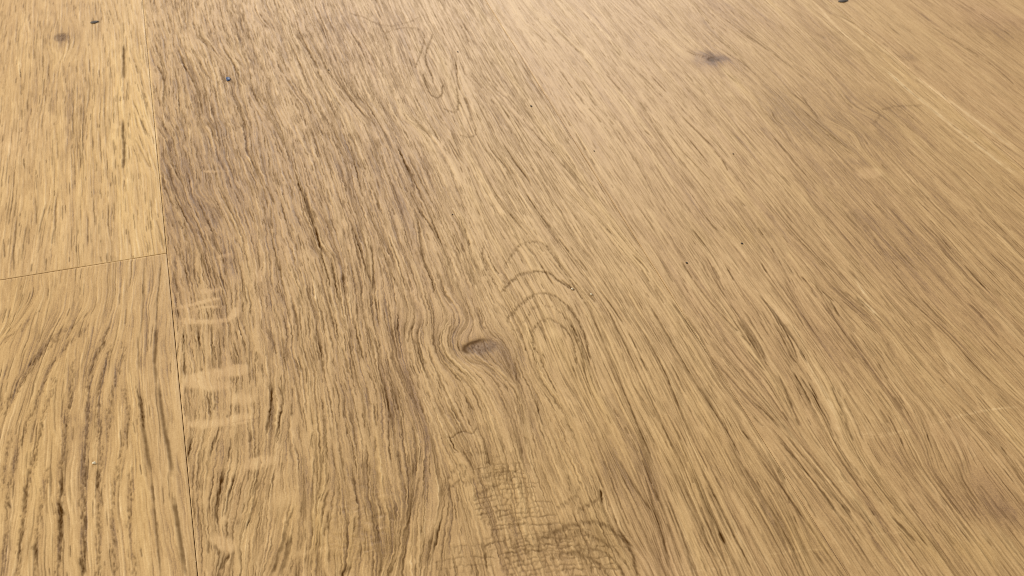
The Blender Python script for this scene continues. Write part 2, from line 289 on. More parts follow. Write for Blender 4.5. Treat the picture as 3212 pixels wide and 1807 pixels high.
 ('P', [(30,590),(25,640)], .5, .6), ('P', [(240,270),(235,400)], .45, .45), ('P', [(210,420),(215,500)], .45, .4), ('P', [(100,560),(105,640)], .45, .5),
]

# growth-ring figure (arches): pores crowd along these lines
RING = [
 ('E', [(1230,560),(1300,440),(1380,380),(1470,370),(1550,400),(1620,520),(1750,700),(1850,850)], .55),
 ('E', [(1210,760),(1300,650),(1380,610),(1480,595),(1580,610),(1650,680),(1760,740)], .9),
 ('E', [(1250,960),(1340,860),(1430,780),(1530,755),(1640,790),(1750,900),(1830,1050),(1880,1250)], .85),
 ('E', [(1280,1080),(1400,960),(1440,880),(1500,860),(1620,870),(1720,970),(1800,1130)], .3),
 ('E', [(1440,1060),(1480,990),(1560,950),(1640,980),(1720,1060),(1760,1150),(1780,1300)], .75),
 ('E', [(1080,380),(1060,500),(1110,620),(1170,700)], .3), ('E', [(1440,1060),(1440,1130),(1480,1210),(1540,1240)], .45),
 ('B', [(330,250),(400,220),(560,200),(640,260),(600,400),(560,510)], .5), ('B', [(690,260),(620,440),(690,580),(690,620)], .75),
 ('B', [(620,560),(650,680),(700,740),(760,730),(765,640)], .8), ('B', [(780,820),(860,860),(890,800),(870,650)], .6), ('B', [(900,1020),(1010,1040),(1020,960)], .6),
 ('B', [(70,100),(150,120),(250,170),(340,200),(480,180),(600,130)], .55),
 ('H', [(900,760),(1000,720),(1150,680),(1280,640)], .6), ('H', [(960,880),(1050,820),(1250,730),(1330,700)], .65), ('H', [(800,820),(850,760),(900,720),(960,640),(900,600),(860,650),(800,700)], .55),
 ('H', [(880,515),(960,530),(1060,520),(1110,510)], .4), ('H', [(980,620),(1060,600),(1150,600)], .5),
 ('H', [(1480,1180),(1700,1080),(1790,1050),(1880,1035),(2000,1060),(2080,1120),(2180,1230),(2240,1449)], 1.2),
 ('H', [(1630,1180),(1750,1130),(1830,1100),(1870,1150),(1950,1170),(2080,1260),(2180,1400)], .8),
 ('H', [(1700,1280),(1850,1240),(1980,1260),(2080,1340),(2130,1449)], .8), ('H', [(1600,1300),(1700,1270),(1850,1300),(1960,1360),(2020,1449)], .9),
 ('H', [(1640,930),(1760,860),(1800,780)], .5), ('H', [(1780,980),(1860,900),(1950,880),(1970,800)], .6),
 ('G', [(1700,1030),(1760,1020),(1830,1040)], .5),
 ('C', [(1460,820),(1500,870),(1440,930)], .4), ('C', [(1500,830),(1600,800),(1720,795),(1820,795)], .55),
 ('C', [(1280,1080),(1180,1060),(1090,1010)], .4),
]

# dark growth bands sweeping through the near left plank, as rows of short pores
BAND = [
 ('J', [(545,190),(520,260),(480,330),(455,420),(445,520),(450,640),(430,760),(420,900),(415,1050),(425,1200),(410,1449)], 1.0),
 ('J', [(440,190),(330,290),(250,400),(215,500),(150,640),(110,760),(60,900),(30,1100)], .9),
 ('J', [(380,180),(250,250),(170,370),(130,450),(60,560),(10,640)], .9), ('J', [(200,110),(100,200),(0,290)], .5),
 ('J', [(560,290),(510,450),(490,600),(500,760),(510,900),(490,1050),(500,1250),(490,1449)], .9),
 ('J', [(370,360),(360,480),(350,600),(325,740),(310,900),(300,1060),(300,1200),(290,1449)], .9),
 ('J', [(290,430),(250,560),(210,650),(200,760),(160,900),(130,1020),(120,1180),(95,1320),(90,1449)], .9),
 ('J', [(620,500),(650,600),(640,700),(610,800),(590,900),(570,1050),(560,1200),(580,1449)], .7),
 ('J', [(640,280),(600,400),(560,520),(550,640),(540,760)], .6), ('J', [(665,900),(650,1100),(660,1300),(680,1449)], .6),
 ('J', [(300,250),(180,350),(90,480),(30,560),(0,620)], .6), ('J', [(240,900),(220,1000),(200,1100),(180,1300),(170,1449)], .7),
 ('J', [(60,700),(30,850),(10,1000)], .6), ('J', [(690,480),(710,600),(715,690)], .5), ('J', [(40,1150),(25,1300),(20,1449)], .6),
]
LIGHTB = [
 ('Q', [(700,0),(790,130),(870,270),(940,400)], 1.6, .6), ('Q', [(760,60),(870,220),(930,330)], 1.2, .45), ('Q', [(820,190),(890,290),(940,400),(960,450)], 1.4, .6),
 ('Q', [(900,260),(960,360),(970,430)], 1.2, .4), ('Q', [(1130,110),(1260,280)], 1.2, .4), ('Q', [(210,80),(290,260),(350,420)], 1.2, .4), ('Q', [(440,100),(560,290)], 1.2, .35),
 ('J', [(600,300),(540,450),(500,560),(480,700),(470,850),(450,1050),(460,1250),(450,1449)], 2.2, .6), ('J', [(360,300),(300,420),(260,520),(230,640),(190,760),(150,880),(110,1020),(80,1200),(60,1449)], 2.2, .6),
 ('J', [(300,330),(200,420),(120,520),(50,640),(0,740)], 2.2, .55), ('J', [(420,380),(400,520),(400,640),(380,760),(370,900),(350,1100),(350,1300),(350,1449)], 2.2, .55),
 ('J', [(620,600),(600,720),(570,860),(540,1000),(530,1200),(530,1449)], 2.0, .6), ('J', [(640,900),(620,1050),(610,1250),(620,1449)], 1.8, .5), ('J', [(260,1000),(240,1200),(230,1449)], 2., .4),
 ('J', [(800,0),(770,200),(790,500)], 1.5, .25), ('J', [(860,330),(880,600),(920,900),(960,1300)], 2.0, .35), ('J', [(1640,240),(1650,420),(1665,620),(1660,800)], 2.0, .4),
 ('A', [(1000,300),(1080,600),(1130,1000),(1180,1240)], 5.0, .45), ('A', [(900,500),(880,900),(880,1300)], 2.5, .3), ('A', [(830,1000),(820,1300)], 2.2, .3), ('A', [(690,300),(670,560)], 2., .2),
 ('A', [(360,640),(350,900)], 2.5, .25), ('D', [(150,300),(145,560)], 2.2, .4), ('D', [(900,0),(890,400)], 3., .3), ('D', [(1100,60),(1190,400)], 2., .35),
]

# medullary ray flecks: smooth pale patches that break the pores: width mm, paleness, erase
FLECK = [
 ('D', [(1320,890),(1400,860),(1500,840),(1600,810),(1700,800)], 1.6, .55), ('D', [(1480,760),(1560,740),(1620,750),(1700,715)], 3.0, .55),
 ('D', [(1330,975),(1450,970),(1560,985),(1680,975),(1760,950),(1790,890),(1720,860)], 2.2, .65), ('D', [(1340,920),(1450,900),(1520,870),(1650,865),(1740,880)], 1.6, .45),
 ('D', [(1380,1420),(1500,1400),(1620,1370),(1760,1350),(1900,1340)], 4.2, .75), ('D', [(1600,500),(1700,480),(1800,460)], 1.8, .5),
 ('D', [(1690,370),(1760,350),(1850,345)], 1.5, .35), ('D', [(1740,410),(1820,400)], 1.6, .3), ('D', [(1300,480),(1400,500),(1560,520)], 2.2, .2), ('D', [(1300,520),(1480,530)], 1.6, .2),
 ('D', [(1600,180),(1750,130),(1850,110)], 1.5, .2), ('D', [(1950,30),(2000,0)], 1., .2), ('D', [(1450,1230),(1520,1210)], 2.0, .25), ('D', [(1660,1200),(1740,1180)], 2.2, .25),
 ('A', [(1480,1300),(1600,1295),(1760,1290)], 1.3, .45), ('A', [(1450,1360),(1560,1350),(1660,1370)], 1.8, .25), ('A', [(1480,1120),(1560,1170)], 1.5, .35), ('A', [(1600,1060),(1700,1050),(1740,1010)], 1.4, .3),
 ('A', [(1440,950),(1500,940),(1520,1000)], 1.2, .3), ('A', [(1430,1210),(1480,1230)], 1.6, .3), ('A', [(1580,1420),(1700,1440)], 1.3, .3), ('A', [(1420,1270),(1300,1180)], 1., .2),
 ('G', [(1370,20),(1500,10),(1640,20),(1800,10)], 3.6, .6), ('G', [(1700,110),(1850,120),(1980,100)], 5.5, .55), ('G', [(1400,300),(1520,305),(1640,300),(1800,270),(1960,240)], 3.4, .7),
 ('G', [(1780,640),(1900,610),(2000,580),(2100,560)], 4.0, .65), ('G', [(1450,880),(1560,900),(1620,920)], 4.6, .55), ('G', [(1960,880),(2050,900),(2180,860),(2300,840)], 8.0, .6),
 ('G', [(1560,1140),(1640,1180),(1720,1230),(1800,1270)], 4.0, .65), ('G', [(2180,1200),(2350,1210)], 5.0, .3), ('G', [(2000,1060),(2120,1050)], 6.0, .4), ('G', [(1660,1010),(1800,1040)], 1.8, .4),
 ('G', [(2200,1300),(2400,1260),(2570,1230)], 2.2, .45), ('G', [(1400,190),(1520,200)], 4.0, .2), ('G', [(1800,590),(1650,640)], 2.5, .3),
 ('H', [(100,930),(180,910)], 2.0, .5), ('H', [(460,1355),(600,1340)], 2.2, .4), ('H', [(0,1160),(120,1100)], 2., .2),
 ('H', [(250,100),(230,400),(220,680)], 2.4, .35), ('H', [(760,650),(700,900),(620,1250)], 3.0, .4), ('H', [(560,650),(560,850)], 3.0, .3), ('H', [(2580,600),(2400,680),(2330,780)], 7., .3),
 ('C', [(1330,1330),(1420,1300),(1520,1300)], 6.5, .7), ('C', [(1070,1210),(1180,1190)], 4.5, .35), ('C', [(330,560),(400,660)], 3.5, .3), ('C', [(180,885),(640,895)], 1.6, .25),
 ('C', [(1360,490),(1480,470)], 1.6, .15), ('C', [(330,980),(470,960)], 3.5, .25),
 ('F', [(1520,30),(1600,30),(1680,60)], 6.0, .45), ('F', [(1380,40),(1460,100)], 2.4, .35), ('F', [(400,520),(460,440)], 5.0, .4), ('F', [(700,900),(800,1000)], 5.0, .35), ('F', [(330,720),(480,740)], 6.0, .3),
 ('F', [(1400,870),(1480,940)], 2.5, .35), ('F', [(640,760),(740,940),(800,1010)], 2.4, .4), ('F', [(560,640),(500,700)], 4., .2),
 ('A', [(30,1080),(130,1130),(60,1170)], 7.0, .45), ('A', [(60,1260),(120,1290)], 6.0, .3),
 ('I', [(1080,110),(1160,280),(1200,400)], 2.2, .55), ('I', [(1210,150),(1300,300),(1330,380)], 1.6, .4), ('I', [(1400,280),(1440,420)], 1.6, .4), ('I', [(2350,520),(2430,620)], 2.2, .35),
 ('I', [(1980,250),(2100,450),(2140,600)], 2.4, .3), ('I', [(1270,760),(1400,900),(1450,1000)], 2.0, .3), ('I', [(750,0),(800,100)], 1.6, .3),
 ('E', [(1500,1130),(1540,1040),(1620,1030),(1680,1130)], 6.0, .3), ('E', [(990,30),(1010,250),(1080,420)], 2.6, .35), ('E', [(400,560),(440,820)], 2.0, .25), ('E', [(600,1050),(640,1180)], 2.0, .3),
 ('B', [(480,330),(560,480)], 5.0, .35), ('B', [(650,980),(760,1130),(860,1300),(900,1449)], 2.4, .45), ('B', [(1170,640),(1260,740)], 2.6, .4), ('B', [(1640,1000),(1750,1200)], 3.0, .3),
]
# thin pale scratches across the grain, and bevel highlights painted along the joints
SCRATCH_GLINT = [
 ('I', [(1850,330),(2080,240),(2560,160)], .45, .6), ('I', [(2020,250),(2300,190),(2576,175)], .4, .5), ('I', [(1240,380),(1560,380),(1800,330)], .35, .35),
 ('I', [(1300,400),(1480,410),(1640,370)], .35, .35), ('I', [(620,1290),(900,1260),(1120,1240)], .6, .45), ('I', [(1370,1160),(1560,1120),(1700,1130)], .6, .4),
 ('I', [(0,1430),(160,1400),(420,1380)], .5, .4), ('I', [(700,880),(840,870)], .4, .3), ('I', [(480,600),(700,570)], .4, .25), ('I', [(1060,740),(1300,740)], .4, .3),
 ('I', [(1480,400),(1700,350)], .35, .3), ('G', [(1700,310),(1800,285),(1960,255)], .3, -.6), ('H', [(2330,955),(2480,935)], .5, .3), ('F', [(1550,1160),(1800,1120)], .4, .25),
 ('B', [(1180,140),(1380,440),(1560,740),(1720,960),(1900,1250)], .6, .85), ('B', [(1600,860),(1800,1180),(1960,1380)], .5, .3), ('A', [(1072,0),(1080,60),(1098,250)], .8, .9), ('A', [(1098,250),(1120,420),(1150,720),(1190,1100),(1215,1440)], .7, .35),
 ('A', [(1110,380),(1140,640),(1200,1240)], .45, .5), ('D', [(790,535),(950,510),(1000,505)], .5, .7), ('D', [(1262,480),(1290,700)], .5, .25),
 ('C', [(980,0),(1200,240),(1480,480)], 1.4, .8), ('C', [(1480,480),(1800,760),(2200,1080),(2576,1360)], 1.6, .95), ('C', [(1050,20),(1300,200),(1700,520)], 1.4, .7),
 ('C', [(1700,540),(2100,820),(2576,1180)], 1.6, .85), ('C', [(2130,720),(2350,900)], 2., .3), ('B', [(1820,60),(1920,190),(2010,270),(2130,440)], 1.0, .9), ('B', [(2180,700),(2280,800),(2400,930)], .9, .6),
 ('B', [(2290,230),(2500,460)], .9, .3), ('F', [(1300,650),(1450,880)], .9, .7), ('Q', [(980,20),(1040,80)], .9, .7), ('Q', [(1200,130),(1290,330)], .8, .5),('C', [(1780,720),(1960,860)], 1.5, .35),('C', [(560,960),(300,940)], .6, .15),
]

# broad tone: photo x, y, radius x, radius y, brightness, warmth
TONE = [
 (150,600,260,420,.05,.25), (440,500,60,450,.22,.75), (330,400,120,300,.08,.45), (180,40,300,60,-.10,-.45), (60,450,60,60,.06,-.5), (240,750,160,60,.05,-.25),
 (200,300,80,120,-.14,-.1), (240,400,30,120,-.12,-.2), (190,112,34,22,-.35,-.1), 
 (300,1000,200,120,-.10,.05), (120,1250,140,240,.0,.35), (330,1330,60,130,-.14,.05), (500,1000,40,200,-.05,-.2), (420,1600,60,200,.14,.55), (90,1600,90,200,.08,.35), (560,1500,40,300,-.02,-.2),
 (200,1100,70,70,-.12,0), (280,1330,40,110,-.12,-.1),
 (620,430,170,260,-.26,-.25), (560,640,90,150,-.30,-.45), (580,900,60,60,-.24,-.5), (700,700,120,180,-.16,-.25), (900,640,160,200,-.10,-.2), (1000,520,130,120,-.16,-.3),
 (1230,480,110,120,-.20,-.35), (1300,610,90,110,-.24,-.4), (900,160,130,90,-.10,-.15), (1040,100,120,60,-.12,-.5), (1180,200,90,60,-.08,-.6), (760,40,200,40,-.04,-.25),
 (1180,60,120,45,-.12,-.5), (1420,60,180,60,.06,-.3), (1200,900,80,200,-.12,-.2), (980,1000,160,180,-.05,.1), (860,1200,150,160,-.07,.1), (1450,980,70,90,-.20,-.25),
 (1530,1090,70,40,-.28,-.2), (1600,1140,90,50,-.20,-.1), (1620,1250,50,120,-.22,-.2), (1180,1250,90,110,-.16,-.2), (1340,1150,120,90,.05,.3), (1700,1080,90,110,.12,.35),
 (1600,720,200,140,.08,.15), (1440,760,60,200,.10,.3), (1850,760,160,260,.08,.25), (1850,460,120,180,.08,.05), (1500,1450,260,120,-.04,.5), (1250,1650,200,130,-.16,.25),
 (1160,1560,90,100,-.20,-.1), (1120,1730,140,60,-.12,.4), (1000,1700,120,120,-.05,.4), (800,1450,160,140,-.02,.2), (760,1400,40,60,.02,-.1), (880,1610,80,60,.06,.3),
 (1600,1560,120,80,.10,.35), (1780,1690,140,60,-.10,.3), (1940,1440,70,70,-.24,-.05), (1960,1520,60,50,-.18,-.1), (2040,1650,50,120,-.12,-.35), (2090,1760,60,60,.06,-.7),
 (1450,1270,50,60,-.08,.1), (1240,1330,60,80,-.08,0), (2000,1200,160,160,.04,.4), (2250,1400,120,110,-.05,.3), (2180,1500,60,100,.02,.5), (2460,1540,50,70,-.12,0), (2560,1700,60,60,-.14,.5),
 (2440,1640,50,60,-.10,.3), (1820,1250,120,200,.08,.5), (2350,1150,70,60,-.03,-.4),
 (2226,182,28,11,-.8,-1.2), (2250,194,22,8,-.45,-.5), (2205,205,40,22,-.14,-.8), (2290,200,40,20,-.12,-.3), (2300,60,90,30,-.16,-.7), (2240,10,40,20,-.2,-.8), (2560,150,80,60,-.06,.1), (2700,130,50,60,-.05,.2),
 (2620,380,120,90,-.16,.0), (2690,430,80,50,-.16,-.0), (2740,350,70,50,-.14,-.1), (2480,370,60,70,-.14,.1), (2450,330,40,60,-.16,.2), (2640,540,110,50,-.20,-.35), (2710,508,24,9,-.30,-.2),
 (2570,290,60,60,-.08,-.3), (2860,380,70,60,-.06,-.2), (2770,620,60,60,-.14,-.5), (2700,680,60,30,-.26,-.3), (2830,750,90,60,-.22,-.3), (2840,810,60,40,-.24,-.25), (2940,880,120,80,-.12,-.3),
 (2600,760,90,90,-.04,-.1), (2400,680,120,80,-.08,-.2), (2330,700,40,50,-.12,.2), (2270,730,120,30,-.10,.5), (2500,600,160,100,.04,.2), (2300,520,160,120,.04,.1), (2340,830,90,100,.10,-.1),
 (2560,1000,80,110,-.08,-.4), (2620,1080,50,60,-.20,-.5), (2950,960,100,70,-.14,-.2), (3030,1060,70,60,-.18,-.1), (2820,1000,90,60,.05,.1), (3090,1000,60,60,.0,-.6), (2760,1100,100,80,.02,.15),
 (2810,1430,40,40,-.22,-.4), (2960,1480,90,120,-.10,.0), (3060,1560,60,60,-.18,-.2), (3150,1600,80,20,-.28,-.5), (3180,1640,60,40,-.18,-.4), (3100,1530,80,50,-.18,-.7), (2940,1600,60,50,.04,-.6),
 (3080,1420,90,90,.04,-.3), (2980,1360,60,40,.02,-.5), (2740,1560,100,110,.03,.2), (2900,1720,120,60,-.03,.3), (3080,1740,90,60,.06,.45), (2700,1290,60,60,.12,.3),
 (2960,60,120,60,-.05,-.4), (3110,90,70,45,-.20,.2), (3170,110,60,50,-.22,-.3), (3060,30,90,40,.0,-1.0), (3140,60,50,30,.05,-1.0), (2820,60,120,60,.04,.35), (2900,260,120,80,.06,.3),
 (2860,168,22,6,-.36,.3), (3000,210,140,60,-.06,-.2), (3120,300,90,60,-.12,-.35), (3180,360,40,50,.05,-.4), (3020,400,160,80,.06,.3), (3140,560,60,60,-.06,.2), (2645,3,26,7,-.7,-1.2),
 (2500,60,200,80,.02,-.2), (2000,60,200,80,.0,-.25), (2000,330,120,90,.06,-.1), (1740,250,90,100,-.03,-.3), (2150,380,160,100,.04,-.05), (2420,470,140,60,.03,.0),
]

# ------------------------------------------------------------------ fibre direction, one field per plank
FS = 0.002
fx = np.arange(X0 - FS, X1 + 2 * FS, FS); fy = np.arange(Y0 - FS, Y1 + 2 * FS, FS)
FX, FY = np.meshgrid(fx, fy)


def densify(p, step):
    out = []
    for a, b in zip(p[:-1], p[1:]):
        n = max(1, int(np.hypot(*(b - a)) / step))
        t = (np.arange(n) / n)[:, None]
        out.append(a + (b - a) * t)
    out.append(p[-1:])
    return np.concatenate(out)


def smooth_poly(p):
    for _ in range(2):                      # Chaikin
        if len(p) < 3: return p
        q = [p[0]]
        for a, b in zip(p[:-1], p[1:]):
            q += [a * .75 + b * .25, a * .25 + b * .75]
        q.append(p[-1]); p = np.array(q)
    return p


samples = {k: [] for k in range(5)}
for c, pts in FIBRE + [(c, p) for c, p, w, s in CRACK if p[0] not in ((780, 400), (1660, 660), (1370, 20))]:
    p = densify(smooth_poly(tr(c, pts)), 0.0025)
    m = (p[1:] + p[:-1]) / 2; d = p[1:] - p[:-1]
    th = np.arctan2(d[:, 1], d[:, 0])
    for (x, y), t in zip(m, th):
        samples[int(plank_of(x, y))].append((x, y, math.cos(2 * t), math.sin(2 * t)))

fields = {}
for k in range(5):
    s = np.array(samples[k] or [(0, 0, -1, 0)])
    # thickness of foreshortening: distances measured a little longer along the plank
    cx = np.full(FX.shape, -1.0) * 2.0e5; cy = np.zeros(FX.shape)
    for x, y, c2, s2 in s:
        d2 = (FX - x) ** 2 + ((FY - y) * .75) ** 2
        w = 1.0 / (d2 + 0.0018 ** 2) ** 1.6 * (1e-3)
        cx += w * c2; cy += w * s2
    fields[k] = (cx, cy)


def vnoise(X, Y, sx, sy, seed, n=256):
    r = np.random.default_rng(seed).random((n, n)).astype(np.float32) * 2 - 1
    u = X / sx; v = Y / sy
    i = np.floor(u).astype(int); j = np.floor(v).astype(int)
    fu = (u - i); fv = (v - j)
    fu = fu * fu * (3 - 2 * fu); fv = fv * fv * (3 - 2 * fv)
    i0 = i % n; i1 = (i + 1) % n; j0 = j % n; j1 = (j + 1) % n
    return ((r[j0, i0] * (1 - fu) + r[j0, i1] * fu) * (1 - fv) + (r[j1, i0] * (1 - fu) + r[j1, i1] * fu) * fv)


ANG = []
for k in range(5):
    cx, cy = fields[k]
    a = 0.5 * np.arctan2(cy, cx)
    wav = {0: .04, 1: .10, 2: .03, 3: .03, 4: .10}[k]
    if k == 1:
        wl = np.clip((0.13 - FX) / 0.08, 0.25, 1.0)
    else:
        wl = 1.0
    a = a + wl * wav * (vnoise(FX, FY, .006, .008, 50 + k) + .8 * vnoise(FX, FY, .0025, .004, 70 + k))
    ANG.append((np.cos(2 * a), np.sin(2 * a)))
C2 = np.stack([q[0] for q in ANG]); S2 = np.stack([q[1] for q in ANG])


def direction(x, y, k):
    u = (x - fx[0]) / FS; v = (y - fy[0]) / FS
    u = np.clip(u, 0, len(fx) - 1.001); v = np.clip(v, 0, len(fy) - 1.001)
    i = u.astype(int); j = v.astype(int); fu = u - i; fv = v - j
    def s(A):
        return (A[k, j, i] * (1 - fu) + A[k, j, i + 1] * fu) * (1 - fv) + (A[k, j + 1, i] * (1 - fu) + A[k, j + 1, i + 1] * fu) * fv
    a = 0.5 * np.arctan2(s(S2), s(C2))
    dx, dy = np.cos(a), np.sin(a)
    f = np.where(dy > 0, -1.0, 1.0)         # walk towards the camera
    return dx * f, dy * f


# ------------------------------------------------------------------ layers
def layer(): return np.zeros(NX * NY, np.float64)


def splat(L, x, y, v):
    u = (x - X0) / RES - .5; w = (y - Y0) / RES - .5
    i = np.floor(u).astype(np.int64); j = np.floor(w).astype(np.int64)
    ok = (i >= 0) & (j >= 0) & (i < NX - 1) & (j < NY - 1)
    u, w, i, j, v = u[ok], w[ok], i[ok], j[ok], v[ok]
    fu = u - i; fv = w - j
    idx = np.concatenate([j * NX + i, j * NX + i + 1, (j + 1) * NX + i, (j + 1) * NX + i + 1])
    val = np.concatenate([v * (1 - fu) * (1 - fv), v * fu * (1 - fv), v * (1 - fu) * fv, v * fu * fv])
    L += np.bincount(idx, val, minlength=NX * NY)


def blur(L, s):
    A = L.reshape(NY, NX).astype(np.float32)
    r = max(1, int(math.ceil(s * 2.6)))
    kx = np.exp(-np.arange(-r, r + 1) ** 2 / (2 * s * s)); kx /= kx.sum()
    for ax in (0, 1):
        B = np.zeros_like(A)
        for t, wgt in zip(range(-r, r + 1), kx):
            B += wgt * np.roll(A, t, ax)
        A = B
    return A


STEP = 0.0002


def strokes(L, n, mean_len, sig, vmin, vmax, seed, box=None, dens=None, signed=False, planks=(0, 1, 2, 3, 4), seeds=None, both=False):
    r = np.random.default_rng(seed)
    if seeds is None:
        x = r.uniform(X0, X1, n); y = r.uniform(Y0, Y1, n)
    else:
        x, y = seeds; n = len(x)
    if dens is not None:
        p = dens(x, y)
        ok = r.random(n) < p
        x, y = x[ok], y[ok]; n = len(x)
    k = plank_of(x, y)
    e = (x < 0) & (y > JOINT_Y) & (y < JOINT_Y + .03)      # pores already running when the near left plank begins
    x, y, k = np.concatenate([x, x[e]]), np.concatenate([y, y[e]]), np.concatenate([k, np.full(int(e.sum()), 4)])
    n = len(x)
    ln = np.exp(r.normal(math.log(mean_len), sig, n))
    v = r.uniform(vmin, vmax, n)
    if signed: v *= np.where(r.random(n) < .5, -1, 1)
    ns = (ln / STEP).astype(int) + 2
    jx = r.normal(0, 1, n)
    order = np.argsort(-ns)
    x, y, k, v, ns = x[order].copy(), y[order].copy(), k[order], v[order], ns[order]
    cx, cy, cv = [], [], []
    for s in range(int(ns[0])):
        m = int(np.searchsorted(-ns, -s, side='left'))
        if m == 0: break
        t = s / ns[:m]
        amp = np.minimum(1, np.minimum(t, 1 - t) * 5)
        cx.append(x[:m].copy()); cy.append(y[:m].copy()); cv.append(v[:m] * amp * (plank_of(x[:m], y[:m]) == k[:m]))
        dx, dy = direction(x[:m], y[:m], k[:m])
        x[:m] += dx * STEP; y[:m] += dy * STEP
        if len(cx) * m > 3e6 or s == int(ns[0]) - 1:
            splat(L, np.concatenate(cx), np.concatenate(cy), np.concatenate(cv)); cx, cy, cv = [], [], []
    if cx: splat(L, np.concatenate(cx), np.concatenate(cy), np.concatenate(cv))


def poly_layer(table, jitter=0.0, taper=True, seed=5):
    """tracings grouped by width; returns a saturated 0..1 image"""
    out = np.zeros((NY, NX), np.float32)
    groups = {}
    for c, pts, w, s in table:
        groups.setdefault(round(max(w, .28) * 2.2) / 2.2, []).append((c, pts, w, s))
    r = np.random.default_rng(seed)
    for w, items in groups.items():
        L = layer()
        for c, pts, _, s in items:
            p = densify(smooth_poly(tr(c, pts)), STEP)
            n = len(p); t = np.linspace(0, 1, n)
            if jitter:
                q = np.convolve(r.normal(0, 1, n + 40), np.ones(30) / 30 ** .5, 'same')[20:-20]
                p = p + np.stack([q * jitter * min(w, 1.5) * 1e-3, 0 * q], 1)
            amp = np.minimum(1, np.minimum(t, 1 - t) * 6 + .15) if taper else np.ones(n)
            amp = amp * (1 + .22 * np.interp(np.arange(n), np.arange(0, n + 8, 7), r.normal(0, 1, len(np.arange(0, n + 8, 7)))))
            splat(L, p[:, 0], p[:, 1], s * amp)
        sg = w * 1e-3 / RES / 2.3
        out += blur(L, sg) * sg * 2.3
    return out


cgx = (np.arange(NX) + .5) * RES + X0; cgy = (np.arange(NY) + .5) * RES + Y0

# photograph position of every coarse cell, for the tone table
def project(x, y):
    dx, dy, dz = x - CAM_X, y, -CAM_H
    c, s = math.cos(YAW), math.sin(YAW)
    rx, ry = dx * c - dy * s, dx * s + dy * c
    a = math.pi / 2 - PITCH
    yy = ry * math.cos(a) + dz * math.sin(a); zz = -ry * math.sin(a) + dz * math.cos(a)
    return PW / 2 + FOC * rx / -zz, PH / 2 - FOC * yy / -zz


assert abs(project(*floor_at(700, 300))[0] - 700) < 1 and abs(project(*floor_at(700, 300))[1] - 300) < 1
HX, HY = np.meshgrid(cgx[::5], cgy[::5])
IX, IY = project(HX, HY)
HP = plank_of(HX, HY)
wob = 16 * vnoise(HX, HY, .006, .012, 91); wob2 = 16 * vnoise(HX, HY, .006, .012, 92)
tone = np.zeros(HX.shape); warm = np.zeros(HX.shape)
for px, py, rx, ry, b, w in TONE:
    k0 = int(plank_of(*floor_at(px, py)))
    # stains keep to their plank and lie along it
    sl = (px - VPX) / (py - VPY)
    dy = IY + wob2 - py; dx = IX + wob - px - sl * dy * .9
    g = np.exp(-.5 * ((dx / rx) ** 2 + (dy / ry) ** 2)) * (HP == k0)
    tone += .34 * b * g; warm += .32 * w * g
pt = {0: (.02, .0), 1: (.012, -.06), 2: (.005, -.10), 3: (.03, -.16), 4: (.01, .05)}
for k, (b, w) in pt.items():
    tone += b * (HP == k); warm += w * (HP == k)


def up(A):
    """coarse (1 mm) array -> raster"""
    yi = np.clip(np.arange(NY) / 5.0, 0, A.shape[0] - 1.001); xi = np.clip(np.arange(NX) / 5.0, 0, A.shape[1] - 1.001)
    j = yi.astype(int); i = xi.astype(int); fv = (yi - j)[:, None].astype(np.float32); fu = (xi - i)[None].astype(np.float32)
    A = A.astype(np.float32)
    B = A[j] * (1 - fv) + A[j + 1] * fv
    return B[:, i] * (1 - fu) + B[:, i + 1] * fu


TN = up(tone); WM = up(warm)

# crackled patches near the bottom of the middle plank: small brick-like cells
cell_rows = []
rr = random.Random(4)
def cell_patch(cx, cy, hw, hh, dy, bow, lean):
    rows = int(2 * hh / dy)
    for r in range(rows + 1):
        v = -hh + r * dy + rr.uniform(-.15, .15) * dy
        half = hw * math.sqrt(max(0.02, 1 - (v / hh) ** 2))
        seg = []
        x = -half
        while x < half:
            w = rr.uniform(60, 260)
            pts = []
            for q in range(4):
                xx = x + w * q / 3
                pts.append((cx + xx + lean * v, cy + v - bow * (1 - (xx / hw) ** 2) + rr.uniform(-10, 10) - xx * .12))
            cell_rows.append(('H', pts, rr.uniform(.42, .62), rr.uniform(.35, .85)))
            x += w + rr.uniform(0, 50)
        x = -half + rr.uniform(0, 40)
        while x < half:
            top = cy + v - bow * (1 - (x / hw) ** 2) - x * .12
            cell_rows.append(('H', [(cx + x + lean * v, top), (cx + x + lean * v + rr.uniform(-12, 14), top + dy * rr.uniform(.6, 1.1))], rr.uniform(.40, .58), rr.uniform(.25, .85)))
            x += rr.uniform(34, 80)
cell_patch(1230, 880, 230, 220, 37, 10, .15)
cell_patch(1180, 640, 170, 90, 62, 8, .15)
cell_patch(1640, 1330, 420, 230, 44, 40, .1)
cell_patch(1330, 1180, 260, 130, 48, 20, .1)
cell_patch(900, 1350, 190, 110, 80, 15, .1)
CM = np.zeros(HX.shape)
for cx, cy, rx, ry in ((1230, 880, 230, 220), (1640, 1350, 430, 200), (1180, 640, 170, 100), (1330, 1180, 230, 110)):
    ox, oy = ORG['H']
    CM = np.maximum(CM, np.exp(-(((IX - ox - cx / K) / (rx / K)) ** 2 + ((IY - oy - cy / K) / (ry / K)) ** 2) ** 2))


def lookup(A, x, y):
    i = np.clip(((x - X0) / RES / 5).astype(int), 0, A.shape[1] - 1); j = np.clip(((y - Y0) / RES / 5).astype(int), 0, A.shape[0] - 1)
    return A[j, i]


